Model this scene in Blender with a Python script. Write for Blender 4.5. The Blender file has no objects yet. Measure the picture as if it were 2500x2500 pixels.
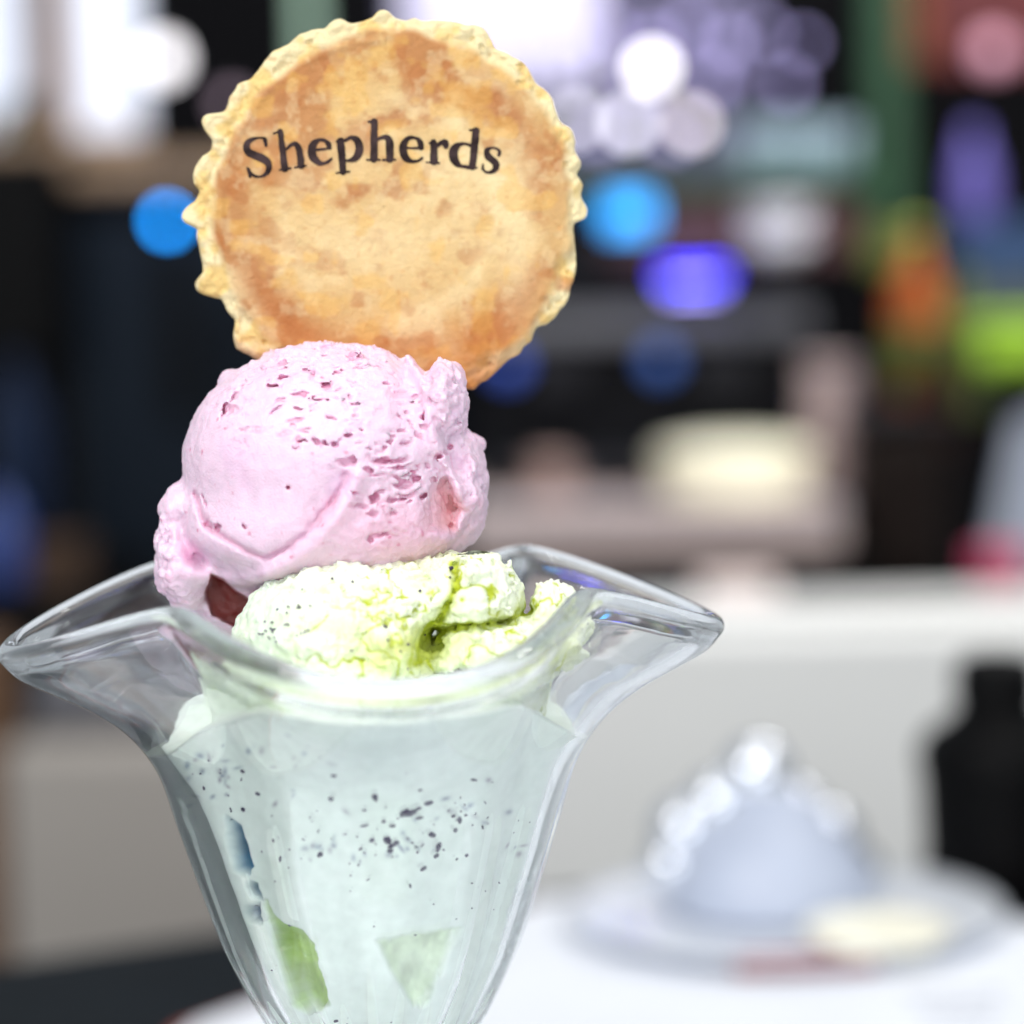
import bpy, bmesh, math, random
import numpy as np
from mathutils import Vector, Matrix

random.seed(7)
RNG = np.random.default_rng(11)
SC = bpy.context.scene
COL = SC.collection

# ----------------------------------------------------------------- camera
CAM = np.array([0.0252, -0.4957, 0.2338])
PITCH, ROLL = math.radians(5.72), math.radians(1.4)
FPX = 7250.0                                   # focal length in photo pixels (photo is 2500 wide)
FWD = np.array([0, math.cos(PITCH), -math.sin(PITCH)])
_r0 = np.array([1.0, 0, 0]); _u0 = np.array([0, math.sin(PITCH), math.cos(PITCH)])
RIGHT = math.cos(ROLL) * _r0 - math.sin(ROLL) * _u0
UP = math.sin(ROLL) * _r0 + math.cos(ROLL) * _u0
cam_d = bpy.data.cameras.new("camera"); cam = bpy.data.objects.new("camera", cam_d); COL.objects.link(cam)
cam.matrix_world = Matrix(((RIGHT[0], UP[0], -FWD[0], CAM[0]), (RIGHT[1], UP[1], -FWD[1], CAM[1]),
                           (RIGHT[2], UP[2], -FWD[2], CAM[2]), (0, 0, 0, 1)))
cam_d.sensor_width = 36; cam_d.lens = 36 * FPX / 2500
cam_d.clip_start = 0.02; cam_d.clip_end = 50
cam_d.dof.use_dof = True; cam_d.dof.focus_distance = 0.490
cam_d.dof.aperture_fstop = cam_d.lens / 14.6; cam_d.dof.aperture_blades = 0
SC.camera = cam

# ----------------------------------------------------------------- world, lamps, exposure
W = bpy.data.worlds.new("World"); SC.world = W; W.use_nodes = True
W.node_tree.nodes["Background"].inputs[0].default_value = (0.86, 0.93, 1.0, 1)
W.node_tree.nodes["Background"].inputs[1].default_value = 0.50
def area(name, loc, target, size, power, color=(1, 1, 1)):
    d = bpy.data.lights.new(name, 'AREA'); d.shape = 'RECTANGLE'; d.size, d.size_y = size
    d.energy = power; d.color = color
    o = bpy.data.objects.new(name, d); COL.objects.link(o)
    o.location = loc; o.rotation_euler = (Vector(target) - Vector(loc)).to_track_quat('-Z', 'Y').to_euler()
    return o
area("window_light", (-0.75, -0.75, 1.15), (0, 0, .17), (0.5, 0.5), 10, (1.0, 0.98, 0.96))
area("front_fill_light", (0.1, -1.6, 0.62), (0, 0, .12), (1.3, 0.95), 16.5, (0.97, 0.99, 1.0))  # added fill lamp, set low in front to brighten glass and filling
area("ceiling_light", (0.25, 0.0, 1.55), (0.1, 0.1, .1), (1.4, 1.4), 7, (1.0, 0.97, 0.93))
area("counter_light", (0.45, 1.15, 0.95), (0.25, 1.9, .0), (0.6, 0.3), 12, (1.0, 0.98, 0.95))
for px_, py_, pz_ in ((-.42, -.55, 1.05), (.30, -.62, 1.10), (.62, .18, 1.05)):          # point lamps added out of view, for sparkle on glass and steel
    pl_ = bpy.data.lights.new("sparkle_light", 'POINT'); pl_.energy = 5.5; pl_.shadow_soft_size = .05; pl_.color = (1, .97, .92)
    po_ = bpy.data.objects.new("sparkle_light", pl_); COL.objects.link(po_); po_.location = (px_, py_, pz_)
SC.view_settings.view_transform = 'Standard'; SC.view_settings.look = 'None'
SC.view_settings.exposure = 0; SC.view_settings.gamma = 1
SC.cycles.caustics_refractive = True; SC.cycles.caustics_reflective = True
SC.cycles.max_bounces = 24; SC.cycles.transmission_bounces = 22; SC.cycles.diffuse_bounces = 12
SC.cycles.glossy_bounces = 8; SC.cycles.use_denoising = True; SC.cycles.blur_glossy = 0.3
SC.cycles.sample_clamp_indirect = 12

# ----------------------------------------------------------------- helpers: photo pixel <-> place
def ray(px, py):
    d = FWD + RIGHT * ((px - 1250) / FPX) - UP * ((py - 1250) / FPX)
    return d
def at(px, py, depth):                      # point at a depth along the view axis
    return CAM + ray(px, py) * depth
def aty(px, py, y):                         # point on the vertical plane y
    d = ray(px, py); return CAM + d * ((y - CAM[1]) / d[1])
def atz(px, py, z):                         # point on the horizontal plane z
    d = ray(px, py); return CAM + d * ((z - CAM[2]) / d[2])
def proj(p):                                # (n,3) metres -> photo pixels
    q = p - CAM; k = q @ FWD
    return 1250 + (q @ RIGHT) / k * FPX, 1250 - (q @ UP) / k * FPX

# ----------------------------------------------------------------- helpers: materials
def lin(c):
    return tuple((x / 12.92 if x <= .04045 else ((x + .055) / 1.055) ** 2.4) for x in [v / 255 for v in c])
def mat(name, rgb, rough=.5, metal=0.0, emit=0.0, vary=.12, scale=60, bump=0.0, bscale=200, spec=.4, coat=0.0):
    if max(rgb) < 60 and not metal: spec = .06
    m = bpy.data.materials.new(name); m.use_nodes = True
    nt = m.node_tree; b = nt.nodes["Principled BSDF"]; c = lin(rgb)
    tc = nt.nodes.new("ShaderNodeTexCoord")
    nz = nt.nodes.new("ShaderNodeTexNoise"); nz.inputs["Scale"].default_value = scale; nz.inputs["Detail"].default_value = 5
    nt.links.new(tc.outputs["Object"], nz.inputs["Vector"])
    rp = nt.nodes.new("ShaderNodeValToRGB")
    rp.color_ramp.elements[0].position = .3; rp.color_ramp.elements[1].position = .7
    rp.color_ramp.elements[0].color = tuple(max(0, x * (1 - vary)) for x in c) + (1,)
    rp.color_ramp.elements[1].color = tuple(min(1, x * (1 + vary)) for x in c) + (1,)
    nt.links.new(nz.outputs["Fac"], rp.inputs["Fac"])
    nt.links.new(rp.outputs["Color"], b.inputs["Base Color"])
    b.inputs["Roughness"].default_value = rough; b.inputs["Metallic"].default_value = metal
    b.inputs["Specular IOR Level"].default_value = spec; b.inputs["Coat Weight"].default_value = coat
    if emit:
        nt.links.new(rp.outputs["Color"], b.inputs["Emission Color"]); b.inputs["Emission Strength"].default_value = emit
    if bump:
        n2 = nt.nodes.new("ShaderNodeTexNoise"); n2.inputs["Scale"].default_value = bscale; n2.inputs["Detail"].default_value = 6
        nt.links.new(tc.outputs["Object"], n2.inputs["Vector"])
        bp = nt.nodes.new("ShaderNodeBump"); bp.inputs["Strength"].default_value = bump; bp.inputs["Distance"].default_value = .002
        nt.links.new(n2.outputs["Fac"], bp.inputs["Height"]); nt.links.new(bp.outputs["Normal"], b.inputs["Normal"])
    return m
def food_mat(name, rough=.55, sss=.35, radius=(1, .6, .5), sscale=.0025, bump=.25, bscale=1400, bdist=.0006, spec=.35):
    """colour comes from the mesh attribute 'tone' (food colour, with some recess shade painted in), grain from noise"""
    m = bpy.data.materials.new(name); m.use_nodes = True
    nt = m.node_tree; b = nt.nodes["Principled BSDF"]
    a = nt.nodes.new("ShaderNodeAttribute"); a.attribute_name = "tone"
    tc = nt.nodes.new("ShaderNodeTexCoord")
    nz = nt.nodes.new("ShaderNodeTexNoise"); nz.inputs["Scale"].default_value = 450; nz.inputs["Detail"].default_value = 4
    nt.links.new(tc.outputs["Object"], nz.inputs["Vector"])
    mr = nt.nodes.new("ShaderNodeMapRange"); mr.inputs[1].default_value = .3; mr.inputs[2].default_value = .7
    mr.inputs[3].default_value = .94; mr.inputs[4].default_value = 1.05
    nt.links.new(nz.outputs["Fac"], mr.inputs[0])
    mx = nt.nodes.new("ShaderNodeVectorMath"); mx.operation = 'SCALE'
    nt.links.new(a.outputs["Color"], mx.inputs[0]); nt.links.new(mr.outputs[0], mx.inputs["Scale"])
    nt.links.new(mx.outputs[0], b.inputs["Base Color"])
    b.inputs["Roughness"].default_value = rough; b.inputs["Specular IOR Level"].default_value = spec
    b.inputs["Subsurface Weight"].default_value = sss; b.inputs["Subsurface Radius"].default_value = radius
    b.inputs["Subsurface Scale"].default_value = sscale
    n2 = nt.nodes.new("ShaderNodeTexNoise"); n2.inputs["Scale"].default_value = bscale; n2.inputs["Detail"].default_value = 5
    nt.links.new(tc.outputs["Object"], n2.inputs["Vector"])
    bp = nt.nodes.new("ShaderNodeBump"); bp.inputs["Strength"].default_value = bump; bp.inputs["Distance"].default_value = bdist
    nt.links.new(n2.outputs["Fac"], bp.inputs["Height"]); nt.links.new(bp.outputs["Normal"], b.inputs["Normal"])
    return m

# ----------------------------------------------------------------- helpers: objects
def link(name, me, m=None, parent=None):
    o = bpy.data.objects.new(name, me); COL.objects.link(o)
    if m is not None: me.materials.append(m)
    if parent is not None: o.parent = parent
    return o
def tag(o, label, cat, group=None):
    o["label"] = label; o["category"] = cat
    if group: o["group"] = group
    return o
def structure(o):
    o["kind"] = "structure"; return o
def empty(name, loc, label, cat, group=None):
    o = bpy.data.objects.new(name, None); COL.objects.link(o); o.location = tuple(loc); o.empty_display_size = .01
    bpy.context.view_layer.update()
    return tag(o, label, cat, group)
def child_mesh(name, bm, m, parent, smooth=False):
    """bm is in world coordinates; the mesh becomes relative to the parent's origin"""
    off = Vector(parent.location) if parent is not None and parent.parent is None else Vector((0, 0, 0))
    if parent is not None and parent.parent is not None: off = Vector(parent.parent.location)
    if parent is not None: bmesh.ops.translate(bm, verts=bm.verts, vec=-off)
    me = bpy.data.meshes.new(name); bm.to_mesh(me); bm.free()
    if smooth:
        me.polygons.foreach_set("use_smooth", [True] * len(me.polygons))
    return link(name, me, m, parent)
def grid_mesh(name, V, F, tone=None, smooth=True):
    me = bpy.data.meshes.new(name)
    V = np.asarray(V, np.float32); F = np.asarray(F, np.int32)
    me.vertices.add(len(V)); me.vertices.foreach_set("co", V.ravel())
    n, k = F.shape
    me.loops.add(n * k); me.loops.foreach_set("vertex_index", F.ravel())
    me.polygons.add(n); me.polygons.foreach_set("loop_start", np.arange(0, n * k, k, dtype=np.int32))
    me.polygons.foreach_set("loop_total", np.full(n, k, np.int32))
    me.update(calc_edges=True); me.validate()
    if smooth: me.polygons.foreach_set("use_smooth", np.ones(len(me.polygons), bool))
    if tone is not None:
        at_ = me.attributes.new("tone", 'FLOAT_COLOR', 'POINT')
        c = np.ones((len(V), 4), np.float32); c[:, :3] = tone
        at_.data.foreach_set("color", c.ravel())
    return me
def bm_box(bm, cx, cy, cz, sx, sy, sz, bev=0.0, rot=None):
    r = bmesh.ops.create_cube(bm, size=1.0); vs = r["verts"]
    M = Matrix.Translation((cx, cy, cz)) @ (rot or Matrix.Identity(4)) @ Matrix.Diagonal((sx, sy, sz, 1))
    bmesh.ops.transform(bm, matrix=M, verts=vs)
    if bev:
        es = list({e for v in vs for e in v.link_edges})
        bmesh.ops.bevel(bm, geom=es, offset=bev, segments=3, affect='EDGES', profile=.5)
def bm_lathe(bm, prof, loc, seg=32, axis=None):
    rings = []
    for r, z in prof:
        if r < 1e-6: rings.append([bm.verts.new((0, 0, z))])
        else: rings.append([bm.verts.new((r * math.cos(2 * math.pi * k / seg), r * math.sin(2 * math.pi * k / seg), z)) for k in range(seg)])
    for a, b in zip(rings, rings[1:]):
        for k in range(seg):
            q = [a[k % len(a)], a[(k + 1) % len(a)], b[(k + 1) % len(b)], b[k % len(b)]]
            q = [v for i, v in enumerate(q) if v not in q[:i]]
            if len(q) > 2: bm.faces.new(q)
    M = Matrix.Translation(tuple(loc)) @ (axis or Matrix.Identity(4))
    bmesh.ops.transform(bm, matrix=M, verts=[v for r in rings for v in r])
    bmesh.ops.recalc_face_normals(bm, faces=bm.faces)
def px_box(name, x0, y0, x1, y1, d, thick, m, parent, bev=.004):
    """upright box whose front face covers photo box x0..x1,y0..y1 at depth d"""
    a = at(x0, (y0 + y1) / 2, d); b = at(x1, (y0 + y1) / 2, d); t = at((x0 + x1) / 2, y0, d); u = at((x0 + x1) / 2, y1, d)
    bm = bmesh.new()
    c = at((x0 + x1) / 2, (y0 + y1) / 2, d)
    bm_box(bm, c[0], c[1] + thick / 2, c[2], abs(b[0] - a[0]), thick, abs(t[2] - u[2]), bev)
    return child_mesh(name, bm, m, parent)
def px_lathe(name, cx, ybase, d, prof_px, m, parent, seg=32):
    """turned shape standing at photo point cx,ybase at depth d; profile in photo pixels (radius, height)"""
    s = d / FPX; bm = bmesh.new()
    bm_lathe(bm, [(r * s, h * s) for r, h in prof_px], at(cx, ybase, d), seg)
    return child_mesh(name, bm, m, parent, True)

# ----------------------------------------------------------------- helpers: noise and surface extraction
_T = RNG.random((64, 64, 64)).astype(np.float32) * 2 - 1
def vn(p, f, seed=0):
    q = p * np.float32(f) + np.float32(seed * 17.31)
    if q.ndim == 1: q = q[None]
    i = np.floor(q).astype(np.int32); t = (q - i).astype(np.float32); t = t * t * t * (t * (t * 6 - 15) + 10)
    i &= 63; j = (i + 1) & 63
    x, y, z = t[:, 0], t[:, 1], t[:, 2]
    def g(a, b, c): return _T[a, b, c]
    c00 = g(i[:, 0], i[:, 1], i[:, 2]) * (1 - x) + g(j[:, 0], i[:, 1], i[:, 2]) * x
    c10 = g(i[:, 0], j[:, 1], i[:, 2]) * (1 - x) + g(j[:, 0], j[:, 1], i[:, 2]) * x
    c01 = g(i[:, 0], i[:, 1], j[:, 2]) * (1 - x) + g(j[:, 0], i[:, 1], j[:, 2]) * x
    c11 = g(i[:, 0], j[:, 1], j[:, 2]) * (1 - x) + g(j[:, 0], j[:, 1], j[:, 2]) * x
    return (c00 * (1 - y) + c10 * y) * (1 - z) + (c01 * (1 - y) + c11 * y) * z
def fbm(p, f, o=3, seed=0, gain=.5):
    s = 0; a = 1.0
    for k in range(o): s = s + a * vn(p, f * 2.03 ** k, seed + k); a *= gain
    return s
def sstep(a, b, x):
    t = np.clip((x - a) / (b - a), 0, 1); return t * t * (3 - 2 * t)
def ell(p, c, r):
    q = (p - np.asarray(c, np.float32)) / np.asarray(r, np.float32)
    k0 = np.sqrt((q * q).sum(-1)) + 1e-6; q = q / np.asarray(r, np.float32)
    k1 = np.sqrt((q * q).sum(-1)) + 1e-6
    return k0 * (k0 - 1) / k1
def smin(a, b, k):
    h = np.clip(.5 + .5 * (b - a) / k, 0, 1); return b * (1 - h) + a * h - k * h * (1 - h)
def smax(a, b, k): return -smin(-a, -b, k)
def polyline_d(U, V, pts):
    """distance (px) to a polyline"""
    best = np.full(U.shape, 1e9, np.float32)
    for (x0, y0), (x1, y1) in zip(pts, pts[1:]):
        dx, dy = x1 - x0, y1 - y0; t = np.clip(((U - x0) * dx + (V - y0) * dy) / (dx * dx + dy * dy), 0, 1)
        best = np.minimum(best, np.hypot(U - x0 - t * dx, V - y0 - t * dy))
    return best
def poly_sd(U, V, pts):
    """signed distance (px, negative inside) to a closed polygon"""
    d = polyline_d(U, V, pts + [pts[0]]); ins = np.zeros(U.shape, bool)
    for (x0, y0), (x1, y1) in zip(pts, pts[1:] + [pts[0]]):
        if y0 == y1: continue
        c = ((y0 > V) != (y1 > V)) & (U < (x1 - x0) * (V - y0) / (y1 - y0) + x0)
        ins ^= c
    return np.where(ins, -d, d)
def surface_nets(lo, hi, h, coarse, fine, band, extra=None):
    """zero level of a field: coarse everywhere, fine inside the band around it. Lengths in cm."""
    n = [int(math.ceil((hi[k] - lo[k]) / h)) + 1 for k in range(3)]
    ax = [np.arange(n[k], dtype=np.float32) * h + lo[k] for k in range(3)]
    Fv = np.empty(n, np.float32)
    for i in range(n[0]):
        Y, Z = np.meshgrid(ax[1], ax[2], indexing='ij')
        P = np.stack([np.full(Y.size, ax[0][i], np.float32), Y.ravel(), Z.ravel()], -1)
        f = coarse(P); k = np.nonzero((np.abs(f) < band) | (extra(P) if extra else False))[0]
        if len(k): f[k] = fine(P[k], f[k])[0]
        Fv[i] = f.reshape(n[1], n[2])
    S = Fv < 0
    cnt = np.zeros([x - 1 for x in n], np.int8)
    for a in (0, 1):
        for b in (0, 1):
            for c in (0, 1):
                cnt += S[a:n[0] - 1 + a, b:n[1] - 1 + b, c:n[2] - 1 + c]
    I = np.argwhere((cnt > 0) & (cnt < 8)); idx = np.full(cnt.shape, -1, np.int32); idx[I[:, 0], I[:, 1], I[:, 2]] = np.arange(len(I))
    acc = np.zeros((len(I), 3), np.float32); num = np.zeros(len(I), np.float32)
    cor = [(a, b, c) for a in (0, 1) for b in (0, 1) for c in (0, 1)]
    for a in cor:
        for b in cor:
            if sum(abs(a[k] - b[k]) for k in range(3)) != 1 or a > b: continue
            fa = Fv[I[:, 0] + a[0], I[:, 1] + a[1], I[:, 2] + a[2]]; fb = Fv[I[:, 0] + b[0], I[:, 1] + b[1], I[:, 2] + b[2]]
            m = (fa < 0) != (fb < 0); t = np.where(m, fa / np.where(m, fa - fb, 1), 0)
            acc += (np.asarray(a, np.float32) + t[:, None] * (np.asarray(b, np.float32) - np.asarray(a, np.float32))) * m[:, None]; num += m
    V = (I + acc / num[:, None]) * h + np.asarray(lo, np.float32)
    Q = []
    for k in range(3):
        sl0 = [slice(1, n[j] - 1) for j in range(3)]; sl1 = list(sl0); sl0[k] = slice(0, n[k] - 1); sl1[k] = slice(1, n[k])
        A = S[tuple(sl0)]; B = S[tuple(sl1)]
        o = np.array([1, 1, 1]); o[k] = 0
        for flip, msk in ((0, A & ~B), (1, B & ~A)):
            e = np.argwhere(msk) + o; u, v = (k + 1) % 3, (k + 2) % 3
            du = np.zeros(3, int); du[u] = 1; dv = np.zeros(3, int); dv[v] = 1
            q = [idx[tuple((e - du - dv).T)], idx[tuple((e - dv).T)], idx[tuple(e.T)], idx[tuple((e - du).T)]]
            if flip: q = q[::-1]
            Q.append(np.stack(q, -1))
    return V, np.concatenate(Q)

# ================================================================= SETTING: floor, wall, table
m_wall = mat("dark_wall_paint", (9, 9, 12), .7, vary=.2, scale=8)
m_floor = mat("floor_tile", (150, 146, 142), .6, vary=.2, scale=12)
bm = bmesh.new(); bm_box(bm, 0, 1.2, -.80, 6, 5, .1); structure(child_mesh("floor", bm, m_floor, None))
bm = bmesh.new(); bm_box(bm, .06, 2.32, 0.05, 1.5, .1, 1.6); structure(child_mesh("wall_back", bm, m_wall, None))

m_table = mat("dark_table_laminate", (14, 20, 24), .45, vary=.25, scale=30, spec=.3)
def slab(bm, pts, z0, z1):
    lo = [bm.verts.new((p[0], p[1], z0)) for p in pts]; hi = [bm.verts.new((p[0], p[1], z1)) for p in pts]
    bm.faces.new(hi); bm.faces.new(lo[::-1])
    for k in range(len(pts)):
        j = (k + 1) % len(pts); bm.faces.new([lo[k], lo[j], hi[j], hi[k]])
    bmesh.ops.recalc_face_normals(bm, faces=bm.faces)
tp = [atz(-1900, 2640, 0), atz(-600, 2440, 0), atz(0, 2350, 0), atz(550, 2270, 0), atz(1000, 2205, 0), atz(1500, 2160, 0),
      atz(2200, 2122, 0), atz(3300, 2100, 0), (.62, -.42, 0), (-.42, -.42, 0)]
T = empty("cafe_table", (0, 0, 0), "dark green-black table top under the ice cream glass", "table")
bm = bmesh.new(); slab(bm, [p[:2] for p in tp], -.03, 0)
bmesh.ops.bevel(bm, geom=[e for e in bm.edges if abs(e.verts[0].co.z - e.verts[1].co.z) < 1e-6], offset=.003, segments=2, affect='EDGES')
child_mesh("table_top", bm, m_table, T)
bm = bmesh.new(); bm_lathe(bm, [(0, -.75), (.25, -.75), (.25, -.73), (.04, -.71), (.035, -.031), (0, -.031)], (.1, .25, 0)); child_mesh("pedestal", bm, m_table, T, True)

m_white = mat("white_paper", (226, 229, 236), .8, vary=.03, scale=25)
m_redwood = mat("red_brown_border", (150, 70, 55), .6, vary=.2, scale=80)
m_print = mat("grey_print", (178, 180, 190), .8, vary=.1)
MT = empty("placemat", (0.05, .1, 0), "white paper placemat with a red-brown border under the glass", "placemat")
far = [atz(480, 2530, .002), atz(1130, 2300, .002), atz(1330, 2222, .002), atz(2120, 2196, .002), atz(2420, 2262, .002), atz(3200, 2420, .002)]
mp = [p[:2] for p in far] + [(.50, -.40), (-.24, -.40)]
ce = np.mean([np.array(p) for p in mp], axis=0)
bm = bmesh.new(); slab(bm, [ce + (np.array(p) - ce) * 1.035 for p in mp], .0008, .0035); child_mesh("border", bm, m_redwood, MT)
bm = bmesh.new(); slab(bm, mp, .0042, .006); child_mesh("paper_sheet", bm, m_white, MT)
bm = bmesh.new()
for row in range(3):
    x = 2210 + row * 30
    while x < 2440 - row * 10:
        w = random.randint(14, 40); p = atz(x + w / 2, 2425 + row * 32, .0065)
        bm_box(bm, p[0], p[1], .0065, w * .9 / FPX, .0022, .0004); x += w + 10
child_mesh("print", bm, m_print, MT)
GZ = .0062                                                     # the glass stands on the placemat

# ================================================================= SUNDAE GLASS
m_glass = bpy.data.materials.new("clear_glass"); m_glass.use_nodes = True
nt = m_glass.node_tree; nt.nodes.remove(nt.nodes["Principled BSDF"])
g = nt.nodes.new("ShaderNodeBsdfGlass"); g.inputs["IOR"].default_value = 1.5; g.inputs["Roughness"].default_value = 0
g.inputs["Color"].default_value = (.992, 1, 1, 1)
tr = nt.nodes.new("ShaderNodeBsdfTransparent"); tr.inputs[0].default_value = (.985, .995, 1, 1)
m1_ = nt.nodes.new("ShaderNodeMixShader"); m1_.inputs[0].default_value = .15
nt.links.new(g.outputs[0], m1_.inputs[1]); nt.links.new(tr.outputs[0], m1_.inputs[2])
fr_ = nt.nodes.new("ShaderNodeBsdfDiffuse"); fr_.inputs[0].default_value = (.80, .88, .97, 1)      # cold mist on the glass
fn_ = nt.nodes.new("ShaderNodeTexNoise"); fn_.inputs["Scale"].default_value = 45; fn_.inputs["Detail"].default_value = 6
ft_ = nt.nodes.new("ShaderNodeTexCoord"); nt.links.new(ft_.outputs["Object"], fn_.inputs["Vector"])
fm_ = nt.nodes.new("ShaderNodeMapRange"); fm_.inputs[1].default_value = .3; fm_.inputs[2].default_value = .75; fm_.inputs[3].default_value = .004; fm_.inputs[4].default_value = .020
nt.links.new(fn_.outputs["Fac"], fm_.inputs[0])
m2_ = nt.nodes.new("ShaderNodeMixShader"); nt.links.new(fm_.outputs[0], m2_.inputs[0]); nt.links.new(m1_.outputs[0], m2_.inputs[1]); nt.links.new(fr_.outputs[0], m2_.inputs[2])
nt.links.new(m2_.outputs[0], nt.nodes["Material Output"].inputs[0])
NZ = nt.nodes.new("ShaderNodeTexNoise"); NZ.inputs["Scale"].default_value = 90; NZ.inputs["Detail"].default_value = 2
TCn = nt.nodes.new("ShaderNodeTexCoord"); nt.links.new(TCn.outputs["Object"], NZ.inputs["Vector"])
BPn = nt.nodes.new("ShaderNodeBump"); BPn.inputs["Strength"].default_value = .12; BPn.inputs["Distance"].default_value = .001
nt.links.new(NZ.outputs["Fac"], BPn.inputs["Height"]); nt.links.new(BPn.outputs["Normal"], g.inputs["Normal"])

LOBE = [(.85, 8.05), (1.30, 8.6), (1.83, 9.45), (2.45, 10.75), (2.86, 11.95), (3.20, 13.05), (3.54, 14.1), (4.02, 14.8), (4.62, 15.27), (5.28, 15.62), (5.80, 15.90), (6.06, 16.18)]
PINCH = [(.85, 8.05), (1.28, 8.6), (1.80, 9.45), (2.38, 10.75), (2.76, 11.95), (3.06, 13.05), (3.30, 14.1), (3.50, 14.9), (3.80, 15.65), (4.12, 16.28), (4.45, 16.74), (4.75, 17.12)]
TH0 = math.radians(8)
def crom(pts, t):
    P = np.asarray(pts, float); n = len(P) - 1; x = np.clip(t, 0, 1) * n; i = np.minimum(x.astype(int), n - 1); f = (x - i)[:, None]
    p0, p1, p2, p3 = P[np.maximum(i - 1, 0)], P[i], P[i + 1], P[np.minimum(i + 2, n)]
    return .5 * ((2 * p1) + (-p0 + p2) * f + (2 * p0 - 5 * p1 + 4 * p2 - p3) * f ** 2 + (-p0 + 3 * p1 - 3 * p2 + p3) * f ** 3)
NTH, NR = 288, 120
th = np.arange(NTH) / NTH * 2 * np.pi; tt = np.linspace(0, 1, NR)
Lw = ((1 + np.cos(4 * (th - TH0))) / 2) ** .70
lo_, pi_ = crom(LOBE, tt), crom(PINCH, tt)
rz = lo_[:, None, :] * Lw[None, :, None] + pi_[:, None, :] * (1 - Lw)[None, :, None]          # (NR,NTH,2)
flute = .035 * np.cos(12 * (th - TH0))[None, :] * (sstep(.05, .2, tt) * (1 - sstep(.45, .62, tt)))[:, None]
rr = rz[..., 0] + flute
OUT = np.stack([rr * np.cos(th), rr * np.sin(th), rz[..., 1]], -1)
dth = np.roll(OUT, -1, 1) - np.roll(OUT, 1, 1); dt = np.gradient(OUT, axis=0)
nrm = np.cross(dth, dt); nrm /= np.linalg.norm(nrm, axis=-1, keepdims=True)
TAN = dt / np.linalg.norm(dt, axis=-1, keepdims=True)
thick = np.interp(tt, [0, .1, .25, .5, .75, .93, 1], [.50, .42, .31, .26, .26, .32, .42])
rib = 1 + .12 * (Lw[None, :] ** 3) * (sstep(.08, .2, tt) * (1 - sstep(.4, .58, tt)))[:, None]
INN = OUT - nrm * (thick[:, None] * rib)[..., None]
rows = [OUT[k] for k in range(NR)]
M_ = (OUT[-1] + INN[-1]) / 2; H_ = (OUT[-1] - INN[-1]) / 2; hl = np.linalg.norm(H_, axis=-1, keepdims=True)
for a in np.linspace(0, np.pi, 11)[1:-1]:
    rows.append(M_ + H_ * math.cos(a) + TAN[-1] * hl * math.sin(a))
rows += [INN[k] for k in range(NR - 1, -1, -1)]
STEM = [(.72, 7.5), (.62, 7.0), (.72, 6.5), (1.0, 6.1), (1.02, 5.85), (.7, 5.5), (.55, 4.8), (.5, 3.6), (.55, 2.4), (.8, 1.5), (1.5, .95), (2.5, .7), (3.3, .5), (3.5, .3), (3.45, .05), (3.2, 0)]
stem_rows = [np.stack([r * np.cos(th), r * np.sin(th), np.full(NTH, z)], -1) for r, z in STEM[::-1]]
allr = stem_rows + rows
VG = np.concatenate(allr + [np.array([[0, 0, 0.0]]), np.array([[0, 0, INN[0][:, 2].mean() - .25]])]); nr = len(allr)
k = np.arange(NTH); k1 = (k + 1) % NTH
FG = np.concatenate([np.stack([i * NTH + k, i * NTH + k1, (i + 1) * NTH + k1, (i + 1) * NTH + k], -1) for i in range(nr - 1)])
TRI = np.concatenate([np.stack([np.full(NTH, nr * NTH), k1, k, k], -1), np.stack([(nr - 1) * NTH + k, (nr - 1) * NTH + k1, np.full(NTH, nr * NTH + 1), np.full(NTH, nr * NTH + 1)], -1)])
GS = (17.0 - GZ * 100) / 17.0                                    # keep the rim at 17 cm while the foot rests on the mat
def toworld(V):                                                  # glass cm -> metres
    V = V / 100; return np.stack([V[:, 0], V[:, 1], GZ + V[:, 2] * GS], -1)
me = bpy.data.meshes.new("glass_body")
faces = [tuple(int(x) for x in f) for f in FG] + [tuple(int(x) for x in f[:3]) for f in TRI]
me.from_pydata([tuple(v) for v in toworld(VG)], [], faces); me.update()
me.polygons.foreach_set("use_smooth", np.ones(len(me.polygons), bool))
bmg = bmesh.new(); bmg.from_mesh(me); bmesh.ops.recalc_face_normals(bmg, faces=bmg.faces); bmg.to_mesh(me); bmg.free()
GL = link("sundae_glass", me, m_glass)
tag(GL, "clear tulip-shaped sundae glass with a wavy flared rim, filled with ice cream", "glass")

# inner radius table: angle x height
ZT = np.linspace(8.2, 17.2, 181)
RT = np.stack([np.interp(ZT, INN[:, j, 2], np.hypot(INN[:, j, 0], INN[:, j, 1])) for j in range(NTH)])    # (NTH,nz)
ROUT = np.stack([np.interp(ZT, OUT[:, j, 2], np.hypot(OUT[:, j, 0], OUT[:, j, 1])) for j in range(NTH)])
def lookup(tab, theta, z):
    a = (theta % (2 * np.pi)) / (2 * np.pi) * NTH; i = np.floor(a).astype(int); f = a - i; i %= NTH; j = (i + 1) % NTH
    b = np.clip((z - ZT[0]) / (ZT[1] - ZT[0]), 0, len(ZT) - 1.001); m = b.astype(int); g_ = b - m
    return ((tab[i, m] * (1 - g_) + tab[i, m + 1] * g_) * (1 - f) + (tab[j, m] * (1 - g_) + tab[j, m + 1] * g_) * f)
def clamp_glass(P, f, gap=.01):                                  # keep food inside the glass wall
    r = np.hypot(P[:, 0], P[:, 1]); R = lookup(RT, np.arctan2(P[:, 1], P[:, 0]), P[:, 2])
    return np.where(P[:, 2] < 17.0, np.maximum(f, (r - R + gap) * .8), f)
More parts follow.
